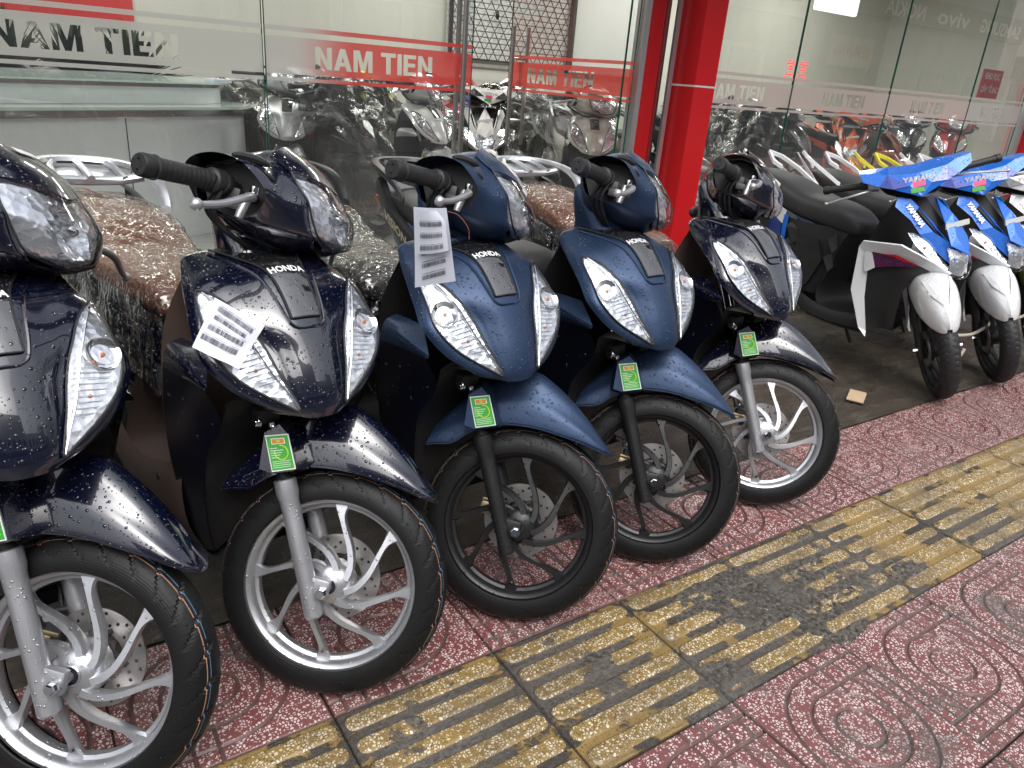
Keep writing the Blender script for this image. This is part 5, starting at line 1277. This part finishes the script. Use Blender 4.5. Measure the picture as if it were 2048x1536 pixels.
    for x, zt, zb, w in ((-.555, .695, .665, .05), (-.575, .735, .66, .085), (-.65, .775, .665, .115), (-.76, .80, .675, .135), (-.90, .812, .69, .15), (-1.0, .835, .71, .152), (-1.14, .872, .745, .145), (-1.28, .893, .79, .125), (-1.37, .895, .84, .09), (-1.39, .88, .85, .06)):
        h = zt-zb; sr.append([(x, 0, zt), (x, w*.55, zt-.005), (x, w*.88, zt-.02), (x, w, zt-.45*h), (x, w*.96, zb), (x, w*.5, zb-.002), (x, 0, zb-.002), (x, -w*.5, zb-.002), (x, -w*.96, zb), (x, -w, zt-.45*h), (x, -w*.88, zt-.02), (x, -w*.55, zt-.005)])
    MB().grid(sgrid(sr, 3, 5, cu=True), cu=True, cap0=True, cap1=True).build('seat', 'black_vinyl', root, 60)
    rw = link('rear_wheel', wh.data, None, root, False); rw.location = (-1.26, 0, 0)
    link('tyre', [c for c in wh.children if c.name.startswith('tyre')][0].data, None, rw, False)
    MB().box((-1.0, .03, .30), (.36, .18, .16), bev=.04).build('engine', 'dark_engine', root)
    MB().grid([[(-1.26+.29*cos(t), yy, .26+.30*sin(t)) for yy in (-.06, -.05, 0, .05, .06)] for t in [radians(20+10*i) for i in range(14)]]).build('rear_mudguard', 'dry_black_plastic', root)
    MB().tube([(-.80, .11, .27), (-.72, .17, .14), (-.68, .225, .012)], .009, 8).build('side_stand', 'black_plastic', root)
    return root, SPs
yp, ysp = build_sharp()
def fork(pr_, sps):
    mp = {}; r_ = copy_map(pr_, None, mp); return r_, [mp[o.name] for o in sps]
WHITE = {'blue_paint': 'white_paint', 'deep_blue_paint': 'black_gloss'}
YEL = {'white_paint': 'yellow_paint'}
YG = 'angular scooters parked at the right end'
pose(yp, ysp, 3.665, 1.57, -98, 0, -42); setp(yp, 'blue and white angular scooter with pink and green stickers, nearest of the right group', 'scooter', YG)
y2, s2 = fork(yp, ysp); pose(y2, s2, 4.205, 1.55, -98, 0, -42); y2['label'] = 'second blue and white angular scooter, cable passing through its front wheel'
y3, s3 = fork(yp, ysp); pose(y3, s3, 4.74, 1.53, -98, 0, -42); recolor(y3, {'blue_paint': 'white_paint', 'deep_blue_paint': 'black_gloss', 'white_paint': 'yellow_paint'}); y3['label'] = 'white fronted angular scooter with yellow rear handles, cut off by the right edge'
for o in y3.children_recursive:
    if o.name.startswith('front_fender'): o.material_slots[0].material = MATS['lime_paint']
y4, s4 = fork(yp, ysp); pose(y4, s4, 5.28, 1.52, -98, 0, -42); recolor(y4, WHITE); y4['label'] = 'fourth angular scooter, only its white rear handles in view beyond the yellow ones'
# cable lock, padlock, chain through the wheels
def w2(o, p): return o.matrix_world @ p
ck = spline([(3.80, 1.62, .27), (3.98, 1.60, .26), (4.12, 1.60, .285), (4.26, 1.62, .30), (4.45, 1.60, .29), (4.62, 1.60, .30), (4.85, 1.60, .30), (5.15, 1.58, .29)], 6)
MB().tube(ck, .008, 8).build('lock_cable', 'rope', label='pale security cable strung through the front wheels of the blue scooters', cat='cable')
pk = empty('padlock', (3.60, 1.49, .0), -.6, label='small padlock on a short chain hanging from the nearest blue scooter wheel', cat='padlock')
MB().box((0, 0, .10), (.045, .025, .045), bev=.006).build('lock_body', 'dry_black_plastic', pk); MB().box((0, -.0135, .098), (.03, .003, .018), bev=.001).build('lock_plate', 'rope', pk)
ch = spline([(-.014, 0, .12), (-.03, .0, .17), (-.005, 0, .21), (.03, .01, .23), (.05, .02, .27)], 5); MB().tube(ch, .0075, 8).build('shackle_chain', 'rope', pk)
MB().tube(spline([(.014, 0, .12), (.012, 0, .15), (-.005, 0, .165), (-.014, 0, .12)], 5), .005, 8).build('shackle', 'chrome', pk)
# cardboard scrap and a white can behind the last navy scooter
cb = empty('cardboard_scrap', (3.24, 1.70, .010), .45, label='flat scrap of brown cardboard lying on the wet concrete', cat='cardboard')
MB().box((0, 0, .004), (.15, .075, .004)).build('top_sheet', 'cardboard', cb, smooth=False); MB().box((-.004, .002, -.002), (.15, .078, .003)).build('lower_sheet', 'dry_black_plastic', cb, smooth=False)
wc = empty('white_bottle', (3.45, 2.45, .05), .2, label='small dirty white plastic bottle lying behind the rightmost navy scooter', cat='bottle')
MB().tube([(0, 0, 0), (.01, 0, 0), (.14, 0, 0), (.15, 0, 0), (.165, 0, 0), (.19, 0, 0)], [.02, .034, .034, .018, .017, .017], 14).build('bottle_body', 'white_part', wc)
# ------------------------------------------------------------------ machines in the show room
def place(src, x, y, yaw, st, mp, label, z=FZ, lean=0):
    r_, ss = fork(*src); pose(r_, ss, x, y, yaw, lean, st); r_.matrix_world = Matrix.Translation((0, 0, z)) @ r_.matrix_world
    recolor(r_, mp); setp(r_, label, 'scooter', 'new scooters standing inside the shop'); return r_
V, Y = (proto, SPn), (yp, ysp)
def vm(c, seat='black_vinyl'): return {'navy_paint': c, 'alloy_silver': 'alloy_black', 'brown_vinyl': seat, 'brown_plastic': 'dry_black_plastic', 'alloy_silver': 'cast_silver', 'black_rubber': 'dry_black_plastic'}
def ym(c, d=None): return {'blue_paint': c, 'deep_blue_paint': d or c, 'white_paint': c, 'black_vinyl': 'dry_black_plastic', 'purple_mesh': 'dry_black_plastic'}
def cover(r_, label, mat='showroom_plastic'):
    R = []
    for x, zt, zb, w in ((.10, .55, .15, .10), (0, .70, .1, .2), (-.12, .92, .1, .27), (-.25, 1.07, .1, .32), (-.38, 1.06, .1, .33), (-.5, .86, .1, .24), (-.7, .82, .1, .22), (-1.0, .86, .1, .23), (-1.3, .93, .1, .21), (-1.5, .93, .2, .16), (-1.6, .7, .25, .1)):
        R.append(both([(x, 0, zt), (x, w*.5, zt-.01), (x, w, zt-.08), (x, w*1.05, (zt+zb)/2), (x, w*1.0, zb)]))
    g = sgrid(R, 6, 6); out = [[tuple(Vector(p)+Vector((noise.noise(Vector(p)*5), noise.noise(Vector(p)*6+Vector((9, 0, 0))), noise.noise(Vector(p)*7)))*.045) for p in r] for r in g]
    o = MB().grid(out).build('plastic_cover', mat, None, 25, label=label, cat='plastic cover', group='plastic sheets over the show room scooters'); o.matrix_world = r_.matrix_world; return o
a = place(V, 1.72, 5.15, -112, 20, vm('cast_silver'), 'silver scooter beside the end of the reception counter')
spec = [(2.35, 5.75, -70, 30, vm('black_gloss'), 'dark scooter under plastic, first right of the silver one', 1), (2.3, 5.0, -66, 0, ym('grey_paint', 'black_gloss'), 'dark grey scooter under a plastic sheet behind the closed glass door', 1),
        (2.9, 5.1, -72, 25, {**vm('dry_white_paint')}, 'white scooter with its nose showing right behind the door handle', 0), (3.62, 5.95, -100, 30, vm('red_paint'), 'bright red scooter seen through the door opening', 0),
        (3.32, 5.2, -118, 10, ym('dry_white_paint', 'black_gloss'), 'white angular scooter with black seat facing the door opening', 0), (3.85, 5.6, -115, 10, vm('black_gloss'), 'dark scooter under plastic behind the open glass door', 1),
        (3.86, 4.5, -118, 20, vm('cream_paint'), 'cream scooter standing just left of the red column', 0),
        (5.2, 4.6, -60, 20, vm('grey_paint'), 'grey scooter just right of the red column', 0), (6.3, 5.3, -150, 0, ym('black_gloss'), 'black scooter standing sideways behind the first right window', 1), (7.1, 5.5, -40, 0, ym('grey_paint', 'black_gloss'), 'dark grey scooter left of the orange machines', 0),
        (7.9, 4.95, -145, 20, ym('orange_paint'), 'orange angular scooter behind the second right window', 0), (8.9, 4.9, -35, -20, ym('orange_paint', 'black_gloss'), 'orange scooter with dark seat behind the third right window', 0),
        (10.0, 4.95, -150, 10, vm('red_paint'), 'dark red scooter with round lamp behind the last window', 0), (0.2, 7.6, -60, 0, vm('red_paint'), 'red scooter far back behind the reception counter at left', 0), (1.3, 7.8, -70, 0, ym('grey_paint'), 'grey scooter far back behind the reception counter', 0),
        (-.9, 7.4, -50, 0, ym('deep_blue_paint'), 'blue scooter far back at the left behind the counter', 0), (6.3, 7.2, -100, 0, vm('grey_paint'), 'grey scooter in the back row behind the first right window', 0), (8.6, 7.0, -95, 0, vm('black_gloss'), 'black scooter in the back row behind the second right window', 0),
        (3.4, 7.2, -100, 20, ym('yellow_paint', 'black_gloss'), 'black and yellow scooter in the back row seen below the door band', 0), (2.6, 7.0, -95, 0, vm('grey_paint'), 'grey scooter in the back row behind the plastic covered ones', 0),
        (3.15, 6.2, -70, 0, ym('black_gloss'), 'dark scooter in the middle row behind the closed glass door', 0), (3.75, 6.6, -85, 0, vm('black_gloss'), 'dark scooter in the middle row behind the red one', 0),
        (5.15, 5.9, -100, 0, vm('black_gloss'), 'black scooter behind the cream one', 0), (6.9, 4.75, -75, 15, vm('black_gloss'), 'black scooter standing close to the first right window', 0), (7.05, 5.2, -110, 0, ym('black_gloss'), 'black angular scooter just left of the orange one', 0),
        (7.7, 5.9, -80, 0, vm('grey_paint'), 'grey scooter behind the orange and black ones', 0), (8.9, 5.7, -100, 0, ym('orange_paint', 'black_gloss'), 'second orange scooter behind the first, tail towards the street', 0), (10.3, 5.6, -140, 0, vm('black_gloss'), 'black scooter next to the dark red one', 0), (8.1, 6.5, -90, 0, ym('grey_paint', 'black_gloss'), 'dark scooter far back behind the second right window', 0), (10.9, 6.4, -120, 0, ym('red_paint', 'black_gloss'), 'red and black scooter far back on the right', 0)]
for x, y, yw, st, mp_, lb_, cv in spec:
    r_ = place(V if 'navy_paint' in mp_ else Y, x, y, yw, st, mp_, lb_)
    if cv: cover(r_, 'creased clear sheet over the '+lb_.replace(' under a plastic sheet', '').replace(' under plastic', '').replace(',', ''))
PAPER_B = [(-0.165, -0.147, 0.859), (-0.12, -0.0717, 0.8105), (-0.065, -0.1497, 0.7523), (-0.125, -0.2078, 0.7833)]
PAPER_C = [(-0.1594, -0.207, 1.0213), (-0.0406, -0.207, 1.0416), (0.0072, -0.207, 0.9025), (-0.1453, -0.207, 0.8518)]

# ------------------------------------------------------------------ papers with bar codes
def bars(parent, q, rows, seed):
    rg = random.Random(seed); mb = MB()
    for (u0, u1, v0, v1, sk) in rows:
        u = u0
        while u < u1-.004:
            w = rg.choice((.006, .010, .014)); mb.add([q(u, v0+(u-u0)*sk), q(u+w, v0+(u+w-u0)*sk), q(u+w, v1+(u+w-u0)*sk), q(u, v1+(u-u0)*sk)], [(0, 1, 2, 3)]); u += w+rg.choice((.006, .008, .012))
        for k in range(2):
            uu = u0+.02; vv = v0-.028-.0*k
            while uu < u1-.1*k*3: 
                w = rg.uniform(.01, .035); mb.add([q(uu, vv+(uu-u0)*sk), q(uu+w, vv+(uu+w-u0)*sk), q(uu+w, vv+.009+(uu+w-u0)*sk), q(uu, vv+.009+(uu-u0)*sk)], [(0, 1, 2, 3)]); uu += w+.012
    return mb.build('bar_codes', 'ink', parent, smooth=False)
def paper(name, fn, n, rows, seed, label, group='inspection papers on the scooters'):
    g = [[fn(j/n, i/n) for j in range(n+1)] for i in range(n+1)]
    mb = MB().grid(g); back = [[Vector(p)-Vector((0, 0, 0))+PO for p in r] for r in g]; mb.grid(back, flip=True)
    o = mb.build(name, 'paper', None, 60, label=label, cat='paper', group=group)
    bars(o, lambda u, v: Vector(fn(u, v))-PO*2.2, rows, seed); return o
SB = fleet[1][0].matrix_world; SC_ = fleet[2][0].matrix_world
# creased sheet lying against the right corner lamp of the second scooter (pixel corners turned into points on the apron once)
CP = [Vector(c) for c in PAPER_B]
PO = SB.to_3x3() @ Vector((-.0012, .0005, -.0003))
def fb(u, v):
    p = CP[0].lerp(CP[1], u).lerp(CP[3].lerp(CP[2], u), v); bow = .010*sin(pi*u)*sin(pi*v)+.004*sin(9*u+4*v)
    return tuple(SB @ (p+Vector((.9, -.35, .2))*(bow+.022)))
paper('barcode_sheet', fb, 14, [(.12, .86, .09, .19, .12), (.12, .80, .27, .35, .1), (.10, .82, .47, .57, .02), (.06, .80, .68, .79, .0)], 4, 'creased white barcode sheet stuck over the right corner lamp of the second scooter')
cp2 = [Vector(c) for c in PAPER_C]
PO = SC_.to_3x3() @ Vector((-.001, .001, 0))
def fc1(u, v):
    p = cp2[0].lerp(cp2[1], u).lerp(cp2[3].lerp(cp2[2], u), v); p = p+Vector((1, -.5, 0))*(.008*sin(3.2*v+1.4*u)+.012*(1-v)*sin(pi*u)*.4)
    return tuple(SC_ @ p)
paper('barcode_slip', fc1, 14, [(.20, .82, .70, .755, -.06), (.20, .80, .86, .915, -.06), (.20, .84, .54, .59, -.06)], 8, 'long white barcode slip hanging from the brake lever of the third scooter')
PO = SC_.to_3x3() @ Vector((-.001, .001, 0))
off = SC_.to_3x3() @ Vector((.010, -.008, .0))
def fc2(u, v):
    a = fc1(.10+.84*u if v > .25 else .10+.84*u*(.75+v), .02+.53*v); return tuple(Vector(a)+off*(1+.6*sin(pi*u)))
paper('barcode_slip', fc2, 14, [(.12, .88, .24, .35, 0), (.12, .86, .52, .62, 0), (.10, .86, .80, .91, 0)], 9, 'shorter white barcode slip lying over the long one on the third scooter')
wb0 = SC_ @ (steer_m(radians(47.1)) @ Vector((-.297, -.37, .940)))
pts = [tuple(wb0), tuple(wb0+Vector((.0, .0, -.02))), tuple(wb0+Vector((.03, 0, -.03))), tuple(wb0+Vector((.05, -.01, -.055))), tuple(wb0+Vector((.055, -.01, -.08)))]
MB().tube(spline(pts, 4), .0011, 5).build('tie_wire', 'wire_brown', label='thin brown wire tying the barcode slips to the lever of the third scooter', cat='wire')
